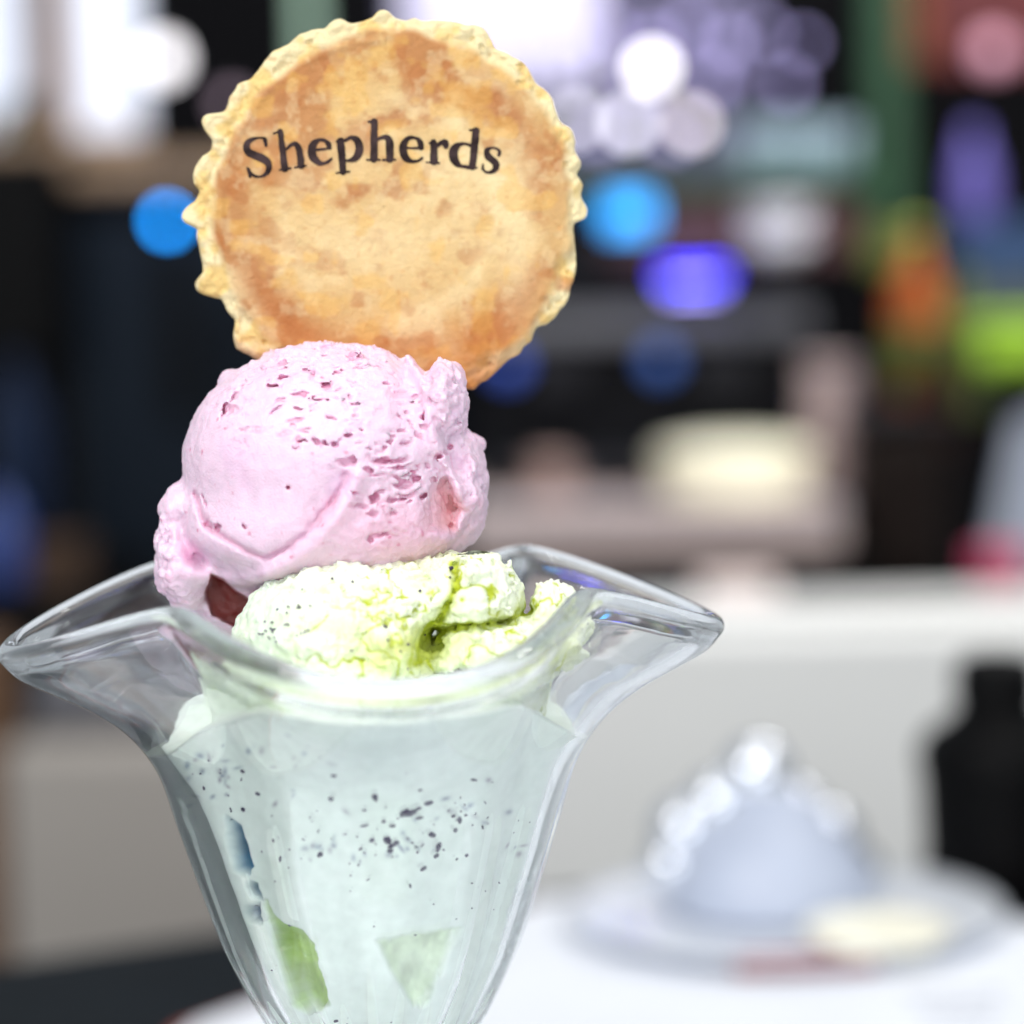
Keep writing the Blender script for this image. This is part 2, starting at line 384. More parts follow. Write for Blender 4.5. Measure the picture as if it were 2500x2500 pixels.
def projcm(P):
    return proj(np.stack([P[:, 0] / 100, P[:, 1] / 100, GZ + P[:, 2] / 100 * GS], -1))
def Wc(px, py, y):                                               # photo pixel on plane y (cm) -> glass cm
    p = aty(px, py, y / 100); return np.array([p[0] * 100, p[1] * 100, (p[2] - GZ) / GS * 100])

# ================================================================= MELTED MINT ICE CREAM inside the glass
m_mint = food_mat("melted_mint_ice_cream", .45, .12, (.8, 1, .9), .003, .05)
m_choc = mat("dark_chocolate", (56, 42, 78), .5, vary=.35, scale=900)
NF, NZF = 760, 330
tf = np.arange(NF) / NF * 2 * np.pi; zf = np.linspace(8.75, 16.0, NZF)
TF, ZF = np.meshgrid(tf, zf); tfl, zfl = TF.ravel(), ZF.ravel()
P0 = np.stack([np.cos(tfl) * 3, np.sin(tfl) * 3, zfl], -1).astype(np.float32)
zc = 15.32 + .16 * vn(P0 * np.array([1, 1, 0], np.float32), .9, 3) - .68 * np.cos(2 * (tfl - TH0))
Rin = lookup(RT, tfl, zfl); Rc = lookup(RT, tfl, zc)
cap = Rc - .30 * (zfl - zc) - .9 * sstep(0, .35, zfl - zc) * (1 - .35 * (np.cos(4 * (tfl - TH0)) < 0)) + .06 * fbm(P0, 2.2, 3, 5)
Rf = np.where(zfl < zc, Rin - .010, np.minimum(np.maximum(cap, .6), Rin - .05))
# apparent photo position of each wall point, seen through the outer surface
Ro = lookup(RT, tfl, zfl) + .06
PA = np.stack([np.cos(tfl) * Ro, np.sin(tfl) * Ro, zfl], -1); UA, VA = projcm(PA)
front = np.sin(tfl) < .15
wob = 5 * vn(P0, 5, 8) + 3 * vn(P0, 12, 9)
VOIDS = [  # polygon in photo pixels, depth cm, recess colour; blue ones paint in the dark seen through the gap
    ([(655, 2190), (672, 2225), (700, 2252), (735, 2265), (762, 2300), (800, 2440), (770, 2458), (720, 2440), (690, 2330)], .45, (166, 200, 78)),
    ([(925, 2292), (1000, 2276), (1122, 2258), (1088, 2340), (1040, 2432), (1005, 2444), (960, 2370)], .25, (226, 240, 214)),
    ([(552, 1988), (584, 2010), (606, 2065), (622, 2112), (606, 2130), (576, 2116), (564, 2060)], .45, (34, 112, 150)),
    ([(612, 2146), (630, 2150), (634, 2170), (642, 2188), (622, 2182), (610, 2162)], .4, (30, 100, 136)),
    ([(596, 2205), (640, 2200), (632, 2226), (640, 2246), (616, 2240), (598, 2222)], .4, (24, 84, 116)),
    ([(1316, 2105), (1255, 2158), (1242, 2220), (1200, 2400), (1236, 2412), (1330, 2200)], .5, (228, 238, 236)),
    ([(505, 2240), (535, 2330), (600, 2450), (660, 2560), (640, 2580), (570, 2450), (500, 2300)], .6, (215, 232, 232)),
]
base = np.array(lin((243, 254, 245))); tone = np.tile(base, (len(tfl), 1))
tone *= (1 + .03 * fbm(P0, 1.3, 3, 21) + .035 * fbm(P0 * np.array([2.2, 2.2, .5], np.float32), 1.2, 3, 25))[:, None]
tone = tone * (1 - .45 * sstep(.0, .5, zfl - zc)[:, None]) + np.array(lin((214, 232, 202))) * .45 * sstep(.0, .5, zfl - zc)[:, None]
gr = sstep(.15, .6, vn(P0, .9, 31))[:, None] * .25
tone = tone * (1 - gr) + np.array(lin((232, 246, 230))) * gr
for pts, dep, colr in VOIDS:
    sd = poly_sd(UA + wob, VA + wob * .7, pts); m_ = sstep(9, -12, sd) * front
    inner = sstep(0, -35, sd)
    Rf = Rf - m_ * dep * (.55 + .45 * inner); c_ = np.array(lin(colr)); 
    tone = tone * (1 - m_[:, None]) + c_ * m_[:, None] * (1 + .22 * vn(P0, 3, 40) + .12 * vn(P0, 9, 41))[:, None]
# chocolate flecks lying just under the milky film: soft, bluish
def clusters(spec):
    out = []
    for cx, cy, sx, sy, n in spec:
        for _ in range(n):
            out.append((random.gauss(cx, sx), random.gauss(cy, sy)))
    return out
SOFT = clusters([(520, 1880, 65, 45, 22), (640, 1900, 55, 60, 9), (960, 2050, 60, 30, 16), (780, 2070, 25, 25, 7), (1110, 1960, 60, 50, 10), (1260, 2050, 30, 30, 5), (740, 1840, 30, 30, 4)])
for cx, cy in SOFT:
    a = random.uniform(0, np.pi); sx = random.uniform(4, 13); sy = random.uniform(3, 7)
    kx = (UA - cx) * math.cos(a) + (VA - cy) * math.sin(a); ky = -(UA - cx) * math.sin(a) + (VA - cy) * math.cos(a)
    w_ = np.exp(-(kx / sx) ** 2 - (ky / sy) ** 2)[:, None] * front[:, None] * random.uniform(.3, .75)
    tone = tone * (1 - w_) + np.array(lin(random.choice([(70, 85, 130), (60, 95, 140), (110, 90, 125)]))) * w_
PF = np.stack([np.cos(tfl) * Rf, np.sin(tfl) * Rf, zfl], -1)
q0 = np.arange(NZF - 1)[:, None] * NF + np.arange(NF)[None]; q1 = np.arange(NZF - 1)[:, None] * NF + (np.arange(NF)[None] + 1) % NF
FF = np.stack([q0, q1, q1 + NF, q0 + NF], -1).reshape(-1, 4)
nv = len(PF); PF = np.concatenate([PF, [[0, 0, 8.7], [0, 0, 16.0]]]); tone = np.concatenate([tone, [base, base]])
kk = np.arange(NF); kn = (kk + 1) % NF
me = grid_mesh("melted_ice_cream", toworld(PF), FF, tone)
bmg = bmesh.new(); bmg.from_mesh(me); bmg.verts.ensure_lookup_table()
for off, apex, fl in ((0, nv, True), ((NZF - 1) * NF, nv + 1, False)):
    for a in range(NF):
        f = [bmg.verts[off + a], bmg.verts[off + (a + 1) % NF], bmg.verts[apex]]
        bmg.faces.new(f[::-1] if fl else f)
bmg.to_mesh(me); bmg.free()
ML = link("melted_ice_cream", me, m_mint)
tag(ML, "pale melted mint ice cream with chocolate flecks filling the lower glass", "ice cream")
# crisp flecks pressed against the wall
HARD = [(1000, 1978, 16, 9, .2), (985, 1975, 14, 8, .9), (1020, 1966, 7, 5, 0), (1020, 1990, 9, 4, 0), (1042, 1952, 11, 7, 0), (915, 1935, 6, 14, .2), (1048, 2030, 11, 6, -.6), (1068, 2058, 6, 15, -.15),
        (1060, 2082, 7, 5, .3), (945, 2045, 8, 10, .6), (962, 2055, 14, 5, .5), (952, 2070, 6, 5, 0), (910, 2045, 6, 5, .4), (780, 2080, 8, 6, .8), (818, 1880, 7, 5, .3), (812, 1940, 6, 7, 0),
        (1118, 1995, 5, 10, .2), (1104, 1985, 5, 4, 0), (1110, 2020, 5, 6, .5), (1135, 1985, 4, 3, 0), (1150, 1895, 12, 3, -.4), (1030, 2112, 8, 5, .4), (1136, 2082, 4, 4, 0), (893, 2009, 10, 3, .2), (936, 2000, 4, 4, 0),
        (1024, 1920, 5, 3, 0), (675, 2045, 3, 5, 0), (690, 2090, 3, 9, -.3), (885, 2065, 5, 3, .4), (890, 1970, 5, 3, 0), (958, 2012, 7, 4, 0), (638, 1932, 7, 5, 0), (600, 1970, 7, 6, 0), (820, 2480, 6, 4, .4), (600, 1875, 6, 5, 0), (503, 1915, 4, 6, 0)]
ftab_t, ftab_z = tf, zf
RF2 = Rf.reshape(NZF, NF)
vis = (np.sin(tfl) < .05)
bm = bmesh.new()
def fleck(bm, c, ax_u, ax_v, n_, a, b, h):
    r = bmesh.ops.create_icosphere(bm, subdivisions=2, radius=1.0)
    for v in r["verts"]:
        co = v.co.copy(); k_ = 1 + .35 * float(vn(np.array(co, np.float32)[None] + c.astype(np.float32) * 31, 1.6, 2)[0])
        v.co = Vector(c + ax_u * co.x * a * k_ + ax_v * co.y * b * k_ + n_ * co.z * h)
for cx, cy, a, b, rot in HARD + [(x, y, random.choice([1.5, 2, 2.5, 3.5, 5.5]), random.uniform(1.2, 2.6), random.uniform(0, 3)) for x, y in clusters([(970, 2030, 60, 50, 26), (1110, 1990, 45, 50, 12), (780, 2060, 60, 70, 8), (560, 1900, 80, 60, 12), (1000, 2250, 220, 140, 16), (700, 2000, 120, 120, 14), (1200, 2000, 70, 120, 8)])]:
    i = int(np.argmin((UA - cx) ** 2 + (VA - cy) ** 2 + 1e7 * ~vis)); t_, z_ = tfl[i], zfl[i]
    R_ = float(Rf[i]) + .002; pos = toworld(np.array([[math.cos(t_) * R_, math.sin(t_) * R_, z_]]))[0]
    eu = np.array([-math.sin(t_), math.cos(t_), 0]); ev = np.array([0, 0, 1.0]); en = np.array([math.cos(t_), math.sin(t_), 0])
    cr, sr = math.cos(rot), math.sin(rot)
    fleck(bm, pos, eu * cr + ev * sr, -eu * sr + ev * cr, en, a / 145e2 * 1.05, b / 145e2 * 1.05, .00022)
fk = child_mesh("chocolate_flecks", bm, m_choc, ML, True); fk["kind"] = "stuff"

# ================================================================= PINK SCOOP
m_pink = food_mat("strawberry_ice_cream", .38, .5, (1, .55, .65), .0024, .30, 2600, .0006, .5)
E = [  # centre (photo px, plane y cm), radii cm, blend
    (Wc(800, 1125, .5), (2.45, 2.30, 2.05), .0), (Wc(800, 1275, .4), (2.60, 2.25, 1.12), .45), (Wc(455, 1370, .3), (.52, 1.0, .88), .22),
    (Wc(440, 1275, .4), (.36, .9, .70), .25), (Wc(1085, 975, -.1), (.36, 1.05, .66), .16), (Wc(1140, 1190, .3), (.36, 1.1, .88), .22), (Wc(1168, 1085, .7), (.12, .14, .13), .08),
    (Wc(565, 930, .8), (.20, .5, .18), .15), (Wc(600, 1470, .9), (.95, .9, .62), .2)]
def pink_coarse(P):
    f = None
    for c, r, k in E:
        e = ell(P, c, r); f = e if f is None else smin(f, e, k)
    return f
PITS = [(844, 1131, 30, 10, .1), (862, 1124, 12, 12, 0), (932, 1124, 26, 7, 0), (902, 1147, 11, 7, .5), (972, 1142, 8, 6, 0), (1016, 1168, 13, 10, 0), (979, 1186, 12, 6, 0), (912, 1215, 9, 18, .5), (930, 1200, 16, 6, -.3),
        (955, 1222, 14, 6, 0), (980, 1222, 7, 5, 0), (876, 1236, 24, 7, .15), (909, 1256, 11, 9, .4), (927, 1304, 20, 8, -.2), (907, 1318, 8, 12, .3), (1037, 1210, 9, 5, -.4), (816, 1082, 11, 7, -.5), (850, 1063, 11, 4, 0), (832, 1072, 8, 4, 0), (809, 1023, 12, 5, .3),
        (785, 977, 26, 3.5, 0), (713, 1040, 8, 5, 0), (741, 1077, 14, 4, 0), (774, 1079, 12, 4.5, 0), (795, 1081, 9, 3.5, 0), (671, 944, 18, 4, 0), (673, 1000, 20, 4, -.6), (1032, 1016, 5, 11, .1), (1061, 1172, 6, 6, 0), (1101, 1285, 7, 5, 0),
        (868, 985, 18, 3, .2), (880, 1051, 8, 4, 0), (905, 1092, 12, 4, .2), (950, 1078, 10, 5, 0), (865, 1202, 10, 4, .2), (700, 1186, 7, 5, .2), (690, 923, 14, 3, 0), (755, 905, 18, 3, .2), (570, 970, 6, 16, .6), (548, 1000, 5, 18, .5), (722, 1092, 10, 4, 0),
        (1085, 1105, 16, 6, .4), (1072, 1115, 6, 10, 0), (1100, 1092, 8, 9, 0), (498, 1225, 5, 20, -.3), (510, 1280, 7, 18, -.4), (528, 1290, 8, 6, 0), (600, 1285, 4, 7, -.3)]
TROUGH = [(434, 1275), (446, 1325), (464, 1352), (484, 1368)]
GROOVE = [(474, 1204), (501, 1285), (547, 1312), (600, 1345), (644, 1363), (703, 1338), (750, 1300), (797, 1241), (824, 1205), (846, 1160)]
LIP = [(470, 1400), (530, 1418), (600, 1422), (660, 1400), (710, 1372), (765, 1330), (812, 1275), (845, 1225), (872, 1165)]
RIDGE = [(985, 850), (1015, 900), (1040, 980), (1052, 1050), (1085, 1125), (1118, 1190), (1130, 1240), (1120, 1290)]
HOLE = [(516, 1403), (545, 1415), (575, 1443), (632, 1476), (640, 1512), (600, 1545), (515, 1500), (503, 1446)]
def pink_fine(P, f):
    U, V = projcm(P); fr = sstep(.6, -.2, P[:, 1] - .3)
    out = f.copy(); depth = np.zeros_like(f)
    # broad form: smooth dome, trough, lip
    d = polyline_d(U, V, TROUGH); out += .15 * np.exp(-(d / 24) ** 2) * fr
    jag = 4 * vn(P, 6, 70) + 2 * vn(P, 14, 71)
    d = polyline_d(U + jag, V + jag, GROOVE); gcut = np.exp(-(d / 8) ** 2) * fr; out += .075 * gcut + .09 * np.exp(-(d / 40) ** 2) * fr * sstep(640, 730, U); depth += .45 * gcut
    d = polyline_d(U, V, LIP); out -= .19 * np.exp(-(d / 23) ** 2) * fr * (.8 + .3 * vn(P, 1.2, 72))
    rag = polyline_d(U, V, RIDGE)
    out -= (.12 + .10 * np.maximum(vn(P, 2.6, 73), -.5)) * np.exp(-(rag / 15) ** 2) * fr
    out += .10 * np.exp(-(((U - 985) / 34) ** 2 + ((V - 1010) / 120) ** 2)) * fr
    # salmon-coloured smooth facet on the right
    sd_ = poly_sd(U + jag * 1.5, V + jag, [(1058, 1175), (1092, 1168), (1122, 1222), (1134, 1240), (1118, 1262), (1108, 1296), (1040, 1300), (1028, 1262)])
    sal = sstep(14, -24, sd_) * fr; out += .09 * sal + .06 * sal * sstep(1060, 1125, U)
    # torn hole at lower left
    hd = poly_sd(U + jag * .6, V + jag * .6, HOLE) / 145.0
    hole = np.maximum(hd, P[:, 1] - .7); out = smax(out, -hole, .05)
    # horizontal tearing cracks
    Q = P * np.array([2.1, 2.1, 5.2], np.float32); Q = Q + .55 * np.stack([vn(P, 2.3, 80), vn(P, 2.3, 81), vn(P, 3.0, 82)], -1)
    r1 = 1 - np.abs(fbm(Q, 1.0, 2, 83)) * 2.2; patch = .5 + .5 * vn(P, 2.2, 84)
    m1 = np.exp(-((U - 810) / 190) ** 2 - ((V - 960) / 110) ** 2); m1 = np.maximum(m1, .9 * np.exp(-((U - 955) / 120) ** 2 - ((V - 1150) / 120) ** 2))
    m1 = np.maximum(m1, .7 * np.exp(-((U - 560) / 50) ** 2 - ((V - 980) / 70) ** 2))
    ck = sstep(.40, .74, fbm(Q, 2.0, 3, 285)) * sstep(.2, .5, patch * (.45 + .75 * m1)) * np.sqrt(m1) * fr; out += .085 * ck; depth += .8 * ck
    ck2 = sstep(.22, .7, fbm(Q, 3.6, 2, 293)) * sstep(-.3, .4, vn(P, 2.7, 184)) * (.12 + .88 * m1) * fr; out += .05 * ck2; depth += .4 * ck2
    # torn pits
    pit = np.zeros_like(f)
    jx, jy = 6 * vn(P, 6, 85) + 5 * vn(P, 15, 86), 5 * vn(P, 6, 87) + 4.5 * vn(P, 15, 88)
    for cx, cy, a, b, ro in PITS:
        s_ = (np.abs(U - cx) < a * 2.5 + 20) & (np.abs(V - cy) < max(a, b) * 2.5 + 20)
        if not s_.any(): continue
        dx, dy = U[s_] + jx[s_] - cx, V[s_] + jy[s_] - cy; c_, n_ = math.cos(ro), math.sin(ro)
        e = ((dx * c_ + dy * n_) / a) ** 2 + ((-dx * n_ + dy * c_) / b) ** 2
        pit[s_] = np.maximum(pit[s_], sstep(1.5, .25, e) * (.45 + .55 * ((cx * 7 + cy * 13) % 10) / 9))
    pit *= fr; out += .16 * pit; depth += .9 * pit
    # crumb
    smooth = np.maximum(np.exp(-((U - 640) / 185) ** 4 - ((V - 1150) / 190) ** 4), np.exp(-((U - 1000) / 45) ** 4 - ((V - 1000) / 120) ** 4)) * fr; smooth = np.maximum(smooth, np.exp(-(polyline_d(U, V, LIP) / 40) ** 4) * fr)
    ragm = np.clip(np.exp(-(((U - 1100) / 50) ** 2 + ((V - 980) / 100) ** 2)) + .8 * np.exp(-((U - 1140) / 45) ** 2 - ((V - 1180) / 110) ** 2) + .8 * np.exp(-((U - 415) / 45) ** 2 - ((V - 1360) / 110) ** 2) + .5 * np.exp(-((V - 850) / 40) ** 2), 0, 1)
    cr = fbm(P, 3.1, 3, 90); out += (-.024 - .10 * ragm) * cr * (1 - .8 * smooth)
    fine = fbm(P, 11, 2, 93); out += (-.011 - .040 * ragm - .012 * m1) * fine * (1 - .85 * smooth)
    strk = vn(P * np.array([4.5, 4.5, .7], np.float32), 1.0, 96); out -= .018 * strk * smooth * (V > 1150)
    depth += ragm * .35 * sstep(.25, .9, cr) 
    out = clamp_glass(P, out)
    return out, depth, sal, hd
lo, hi = np.array([-4.1, -2.4, 15.8]), np.array([2.4, 3.1, 21.6])
V_, F_ = surface_nets(lo, hi, .029, pink_coarse, pink_fine, .42, lambda P: (P[:, 0] < -1.4) & (P[:, 0] > -3.2) & (P[:, 2] < 18.1) & (P[:, 1] < 1.0))
_, dep, sal, hd = pink_fine(V_, pink_coarse(V_)); U, V = projcm(V_)
skin = np.array(lin((227, 199, 218))); deepc = np.array(lin((202, 98, 144))); salc = np.array(lin((226, 158, 156))); hole_shade = np.array(lin((140, 48, 42)))
k = np.clip(dep, 0, 1)[:, None] * .8  # unfrosted pinker inside; scattered light of cracks and pits painted in too
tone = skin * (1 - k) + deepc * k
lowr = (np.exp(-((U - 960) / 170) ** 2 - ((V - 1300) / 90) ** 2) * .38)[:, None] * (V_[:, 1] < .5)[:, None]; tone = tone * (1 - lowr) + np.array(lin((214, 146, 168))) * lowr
mott = (sstep(.1, .8, fbm(V_, 1.6, 3, 101)) * .22)[:, None]; tone = tone * (1 - mott) + np.array(lin((214, 172, 208))) * mott
mg = (np.exp(-((U - 462) / 20) ** 2 - ((V - 1350) / 30) ** 2) * .6)[:, None] * (V_[:, 1] < .5)[:, None]; tone = tone * (1 - mg) + np.array(lin((214, 130, 178))) * mg
s2 = (sal * (.3 + .6 * sstep(1045, 1118, U)))[:, None]; tone = tone * (1 - s2) + salc * s2
h2 = ((hd < .03) & (V_[:, 1] < 1.0) & (V_[:, 1] > -2.0))[:, None] * sstep(.05, -.03, hd)[:, None]; tone = tone * (1 - h2) + hole_shade * h2  # deep shade of the hole painted in as red-brown
sp = sstep(.84, .93, vn(V_, 7.5, 110))[:, None] * .5; tone = tone * (1 - sp) + np.array(lin((196, 70, 120))) * sp
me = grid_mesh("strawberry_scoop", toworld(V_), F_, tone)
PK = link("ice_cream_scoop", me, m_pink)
tag(PK, "pale pink strawberry ice cream scoop with cracks and torn pits below the biscuit", "ice cream", "ice cream scoops")

# ================================================================= GREEN SCOOP
m_green = food_mat("mint_ice_cream", .55, .35, (.9, 1, .5), .0020, .3, 1300)
EG = [(Wc(855, 1575, -1.0), (1.95, 2.0, 1.52), 0), (Wc(1000, 1480, -.7), (1.15, 1.3, .92), .3), (Wc(1150, 1455, -1.2), (.86, 1.2, .76), .32), (Wc(1262, 1520, -.9), (.55, .9, .50), .22), (Wc(1350, 1505, -1.1), (.52, .75, .60), .16),
      (Wc(1235, 1580, -1.8), (1.15, .9, .46), .2), (Wc(950, 1575, -2.4), (.62, .65, .62), .12), (Wc(780, 1560, -2.2), (.9, .7, .5), .25), (Wc(1000, 1750, -.4), (2.1, 2.1, 1.5), .3)]
CREV = [(1112, 1375), (1118, 1420), (1098, 1470), (1062, 1520), (1045, 1570), (1010, 1625)]
CREV2 = [(1062, 1545), (1110, 1532), (1180, 1530), (1260, 1505), (1300, 1490)]
CREV3 = [(1285, 1500), (1288, 1455), (1296, 1430)]
def green_coarse(P):
    f = None
    for c, r, k in EG:
        e = ell(P, c, r); f = e if f is None else smin(f, e, k)
    return f
def green_fine(P, f):
    U, V = projcm(P); fr = sstep(.8, -.2, P[:, 1] + .2); out = f.copy(); dep = np.zeros_like(f)
    j = 9 * vn(P, 3, 120) + 5 * vn(P, 8, 121); j2 = 9 * vn(P, 3, 122) + 5 * vn(P, 8, 123)
    for pts, w, a in ((CREV, 13, .17), (CREV2, 11, .20), (CREV3, 11, .26)):
        g_ = np.exp(-(polyline_d(U + j, V + j2, pts) / w) ** 2) * fr; out += a * g_; dep += 1.2 * g_
    cav = np.exp(-((U + j - 1052) / 36) ** 2 - ((V + j2 - 1568) / 40) ** 2) * fr; out += .55 * cav; dep += 1.6 * cav
    left = sstep(830, 640, U) * sstep(1400, 1480, V)                      # smoother scooped flank at left
    b1 = np.abs(fbm(P, 1.9, 3, 130)); b2 = np.abs(fbm(P, 5.0, 2, 134)); amp = 1 - .55 * left
    b3 = np.abs(fbm(P, 11.0, 2, 137)); out += (.15 * (.42 - b1) + (.075 + .05 * sstep(1050, 1120, U)) * (.4 - b2) + .055 * (.4 - b3)) * amp
    cr = sstep(.13, .0, b1) * amp; dep += 1.0 * cr * fr * sstep(800, 940, U + 150 * (V > 1500)) + .25 * cr + .32 * sstep(.15, .6, vn(P, 1.7, 145)) * sstep(1470, 1540, V) * fr * amp
    ho = sstep(.35, .75, vn(P, 4.2, 140)) * amp; out += .05 * ho; dep += .28 * ho
    out -= .016 * fbm(P, 15, 2, 138) * (1 - .5 * left)
    return clamp_glass(P, out), dep
V_, F_ = surface_nets(np.array([-3.0, -4.2, 13.6]), np.array([4.0, 2.2, 17.9]), .030, green_coarse, green_fine, .62)
_, dep = green_fine(V_, green_coarse(V_)); U, V = projcm(V_)
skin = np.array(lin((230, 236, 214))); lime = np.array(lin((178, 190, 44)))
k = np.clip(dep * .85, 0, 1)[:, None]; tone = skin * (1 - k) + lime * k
w_ = (sstep(-.1, .7, fbm(V_, 1.4, 3, 150)) * .28)[:, None]; tone = tone * (1 - w_) + np.array(lin((222, 228, 156))) * w_
mnt = sstep(800, 640, U)[:, None] * .6; tone = tone * (1 - mnt) + np.array(lin((214, 234, 214))) * mnt
low = (np.exp(-((U - 960) / 70) ** 2 - ((V - 1580) / 40) ** 2) * .55)[:, None] * (V_[:, 1] < -1)[:, None]; tone = tone * (1 - low) + np.array(lin((206, 212, 110))) * low
me = grid_mesh("mint_scoop", toworld(V_), F_, tone)
GR = link("ice_cream_scoop", me, m_green)
tag(GR, "crumbly pale green mint ice cream scoop at the mouth of the glass", "ice cream", "ice cream scoops")
# chocolate bits on the mint scoop: seated on its surface
Vw = toworld(V_); bm = bmesh.new()
Uf, Vf = U + 1e5 * (V_[:, 1] > -.2), V
nearest = {}
for cx, cy, a, b, ro in [(1102, 1386, 11, 5, -.5), (1104, 1408, 3, 3, 0), (1024, 1440, 4, 3, 0), (943, 1526, 6, 4, .8), (1000, 1570, 4, 3, 0), (1412, 1487, 4, 5, 0), (1390, 1503, 9, 3, .4), (1375, 1512, 4, 3, .2), (865, 1416, 2.5, 2.5, 0), (810, 1412, 3, 3, 0)] + \
        [(x, y, random.uniform(2, 5), random.uniform(1.5, 2.5), random.uniform(-.8, .8)) for x, y in clusters([(690, 1530, 45, 22, 16), (740, 1480, 40, 25, 6), (960, 1590, 40, 15, 5), (650, 1560, 25, 10, 5)])]:
    d2 = (Uf - cx) ** 2 + (Vf - cy) ** 2; c = np.nonzero(d2 < 30)[0]
    if not len(c): continue
    i = c[np.argmin(V_[c, 1])]
    fleck(bm, Vw[i] + np.array([0, -.00015, 0]), np.array([math.cos(ro), 0, -math.sin(ro)]), np.array([math.sin(ro), 0, math.cos(ro)]), np.array([0, 1.0, 0]), a / 145e2, b / 145e2, .0004)
fk = child_mesh("chocolate_flecks", bm, m_choc, GR, True); fk["kind"] = "stuff"

# ================================================================= WAFER BISCUIT
B0 = aty(937, 505, .0155)
Rb = Matrix.Rotation(math.radians(-3), 3, 'X') @ Matrix.Rotation(math.radians(2), 3, 'Z')
EX, EY, EZ = [np.array(Rb.col[i]) for i in range(3)]                    # EY points away from the camera
def to_uv(px, py):
    d = ray(px, py); t = ((B0 - CAM) @ EY) / (d @ EY); p = CAM + d * t - B0
    return np.array([p @ EX, p @ EZ]) * 100
OUTL = [(900,75),(915,45),(935,40),(965,48),(990,75),(1040,90),(1080,75),(1110,90),(1200,88),(1290,105),(1340,105),(1385,135),(1410,180),(1420,212),(1450,215),(1500,240),(1545,270),(1570,310),(1600,365),(1650,400),(1672,440),(1680,475),(1700,525),(1745,550),(1765,600),(1762,640),(1792,690),(1785,722),(1768,745),(1797,790),(1785,840),(1817,895),(1812,937),(1760,955),(1755,1000),(1765,1080),(1765,1160),(1750,1220),(1720,1300),(1680,1350),(1640,1392),(1600,1400),(1580,1430),(1575,1462),(1540,1490),(1530,1520),(1480,1540),(1430,1590),(1385,1630),(1350,1650),(1330,1672),(1295,1668),(1230,1690),(1100,1735),(940,1750),(780,1735),(640,1690),(500,1610),(430,1560),(370,1522),(310,1492),(298,1450),(305,1370),(270,1330),(250,1282),(195,1270),(148,1252),(133,1225),(145,1190),(172,1170),(160,1110),(150,1060),(140,1000),(148,982),(82,952),(73,925),(100,880),(135,862),(155,820),(128,790),(128,720),(165,670),(200,650),(210,600),(180,565),(158,520),(175,490),(220,487),(262,478),(280,420),(320,360),(370,340),(420,280),(470,215),(530,190),(580,150),(630,132),(690,125),(720,90),(760,78),(800,100),(850,90)]
UVo = np.array([to_uv(400 + x / 1.756, y / 1.756) for x, y in OUTL])
an = np.arctan2(UVo[:, 1], UVo[:, 0]); ra = np.hypot(UVo[:, 0], UVo[:, 1]); o_ = np.argsort(an); an, ra = an[o_], ra[o_]
NB, NS = 900, 150
tb = -np.pi + np.arange(NB) / NB * 2 * np.pi
Rb_ = np.interp(tb, np.concatenate([an - 2 * np.pi, an, an + 2 * np.pi]), np.tile(ra, 3))
Rb_ = (np.roll(Rb_, 1) + 2 * Rb_ + np.roll(Rb_, -1) + np.roll(Rb_, 2) + np.roll(Rb_, -2)) / 6
cc = np.stack([np.cos(tb), np.sin(tb), np.zeros(NB)], -1).astype(np.float32)
Rb_ = Rb_ + .018 * fbm(cc, 14, 3, 160)
pc = to_uv(953, 515); PR = 2.96
def bis_h(u, v):
    """front relief of the biscuit in cm"""
    p = np.stack([u, v, 0 * u], -1).astype(np.float32); rp = np.hypot(u - pc[0], v - pc[1]) / PR
    ins = 1 - sstep(.97, 1.05, rp + .05 * vn(p, .8, 161) + .02 * vn(p, 3, 162) - .05 * sstep(0, 2.5, u))
    h = .10 + .075 * ins + .020 * fbm(p, .55, 2, 162) + .006 * fbm(p, 3, 2, 164) * ins
    o = 1 - ins; h = h + o * (.075 * fbm(p, 2.4, 3, 166) + .026 * fbm(p, 9, 2, 168))
    h = h + .022 * np.exp(-((rp - .975) / .02) ** 2) * (u < pc[0])
    pit = sstep(.62, .78, vn(p, 6.5, 170)) * (o + .25 * sstep(.55, .95, rp)); h = h - .05 * pit
    return h, rp, ins, p, pit
ss = np.concatenate([np.linspace(0.004, .86, 95), np.linspace(.865, 1, 55)])
Ub = (ss[:, None] * Rb_ * np.cos(tb)).ravel(); Vb = (ss[:, None] * Rb_ * np.sin(tb)).ravel(); sb_ = np.repeat(ss, NB)
h, rp, ins, pN, pit = bis_h(Ub, Vb); edge = np.sqrt(np.clip(1 - (np.clip(sb_ - .955, 0, 1) / .045) ** 2, 0, 1)); h = h * edge
FRONT = np.stack([Ub, Vb, -h], -1)
sback = np.linspace(1, .004, 40)[1:]
Uk = (sback[:, None] * Rb_ * np.cos(tb)).ravel(); Vk = (sback[:, None] * Rb_ * np.sin(tb)).ravel(); sk = np.repeat(sback, NB)
hk = .12 * np.sqrt(np.clip(1 - (np.clip(sk - .955, 0, 1) / .045) ** 2, 0, 1)) + .01 * fbm(np.stack([Uk, Vk, 0 * Uk], -1).astype(np.float32), 2, 3, 171)
ALLB = np.concatenate([FRONT, np.stack([Uk, Vk, hk], -1)]); nrw = len(ALLB) // NB
kb = np.arange(NB); kb1 = (kb + 1) % NB
FB = np.concatenate([np.stack([i * NB + kb, i * NB + kb1, (i + 1) * NB + kb1, (i + 1) * NB + kb], -1) for i in range(nrw - 1)])
def bis_world(L):                                                       # local (u, v, w toward back) cm -> metres
    return B0 + (L[:, :1] * EX + L[:, 1:2] * EZ + L[:, 2:3] * EY) / 100
PB = bis_world(ALLB); Ux, Vx = proj(PB)
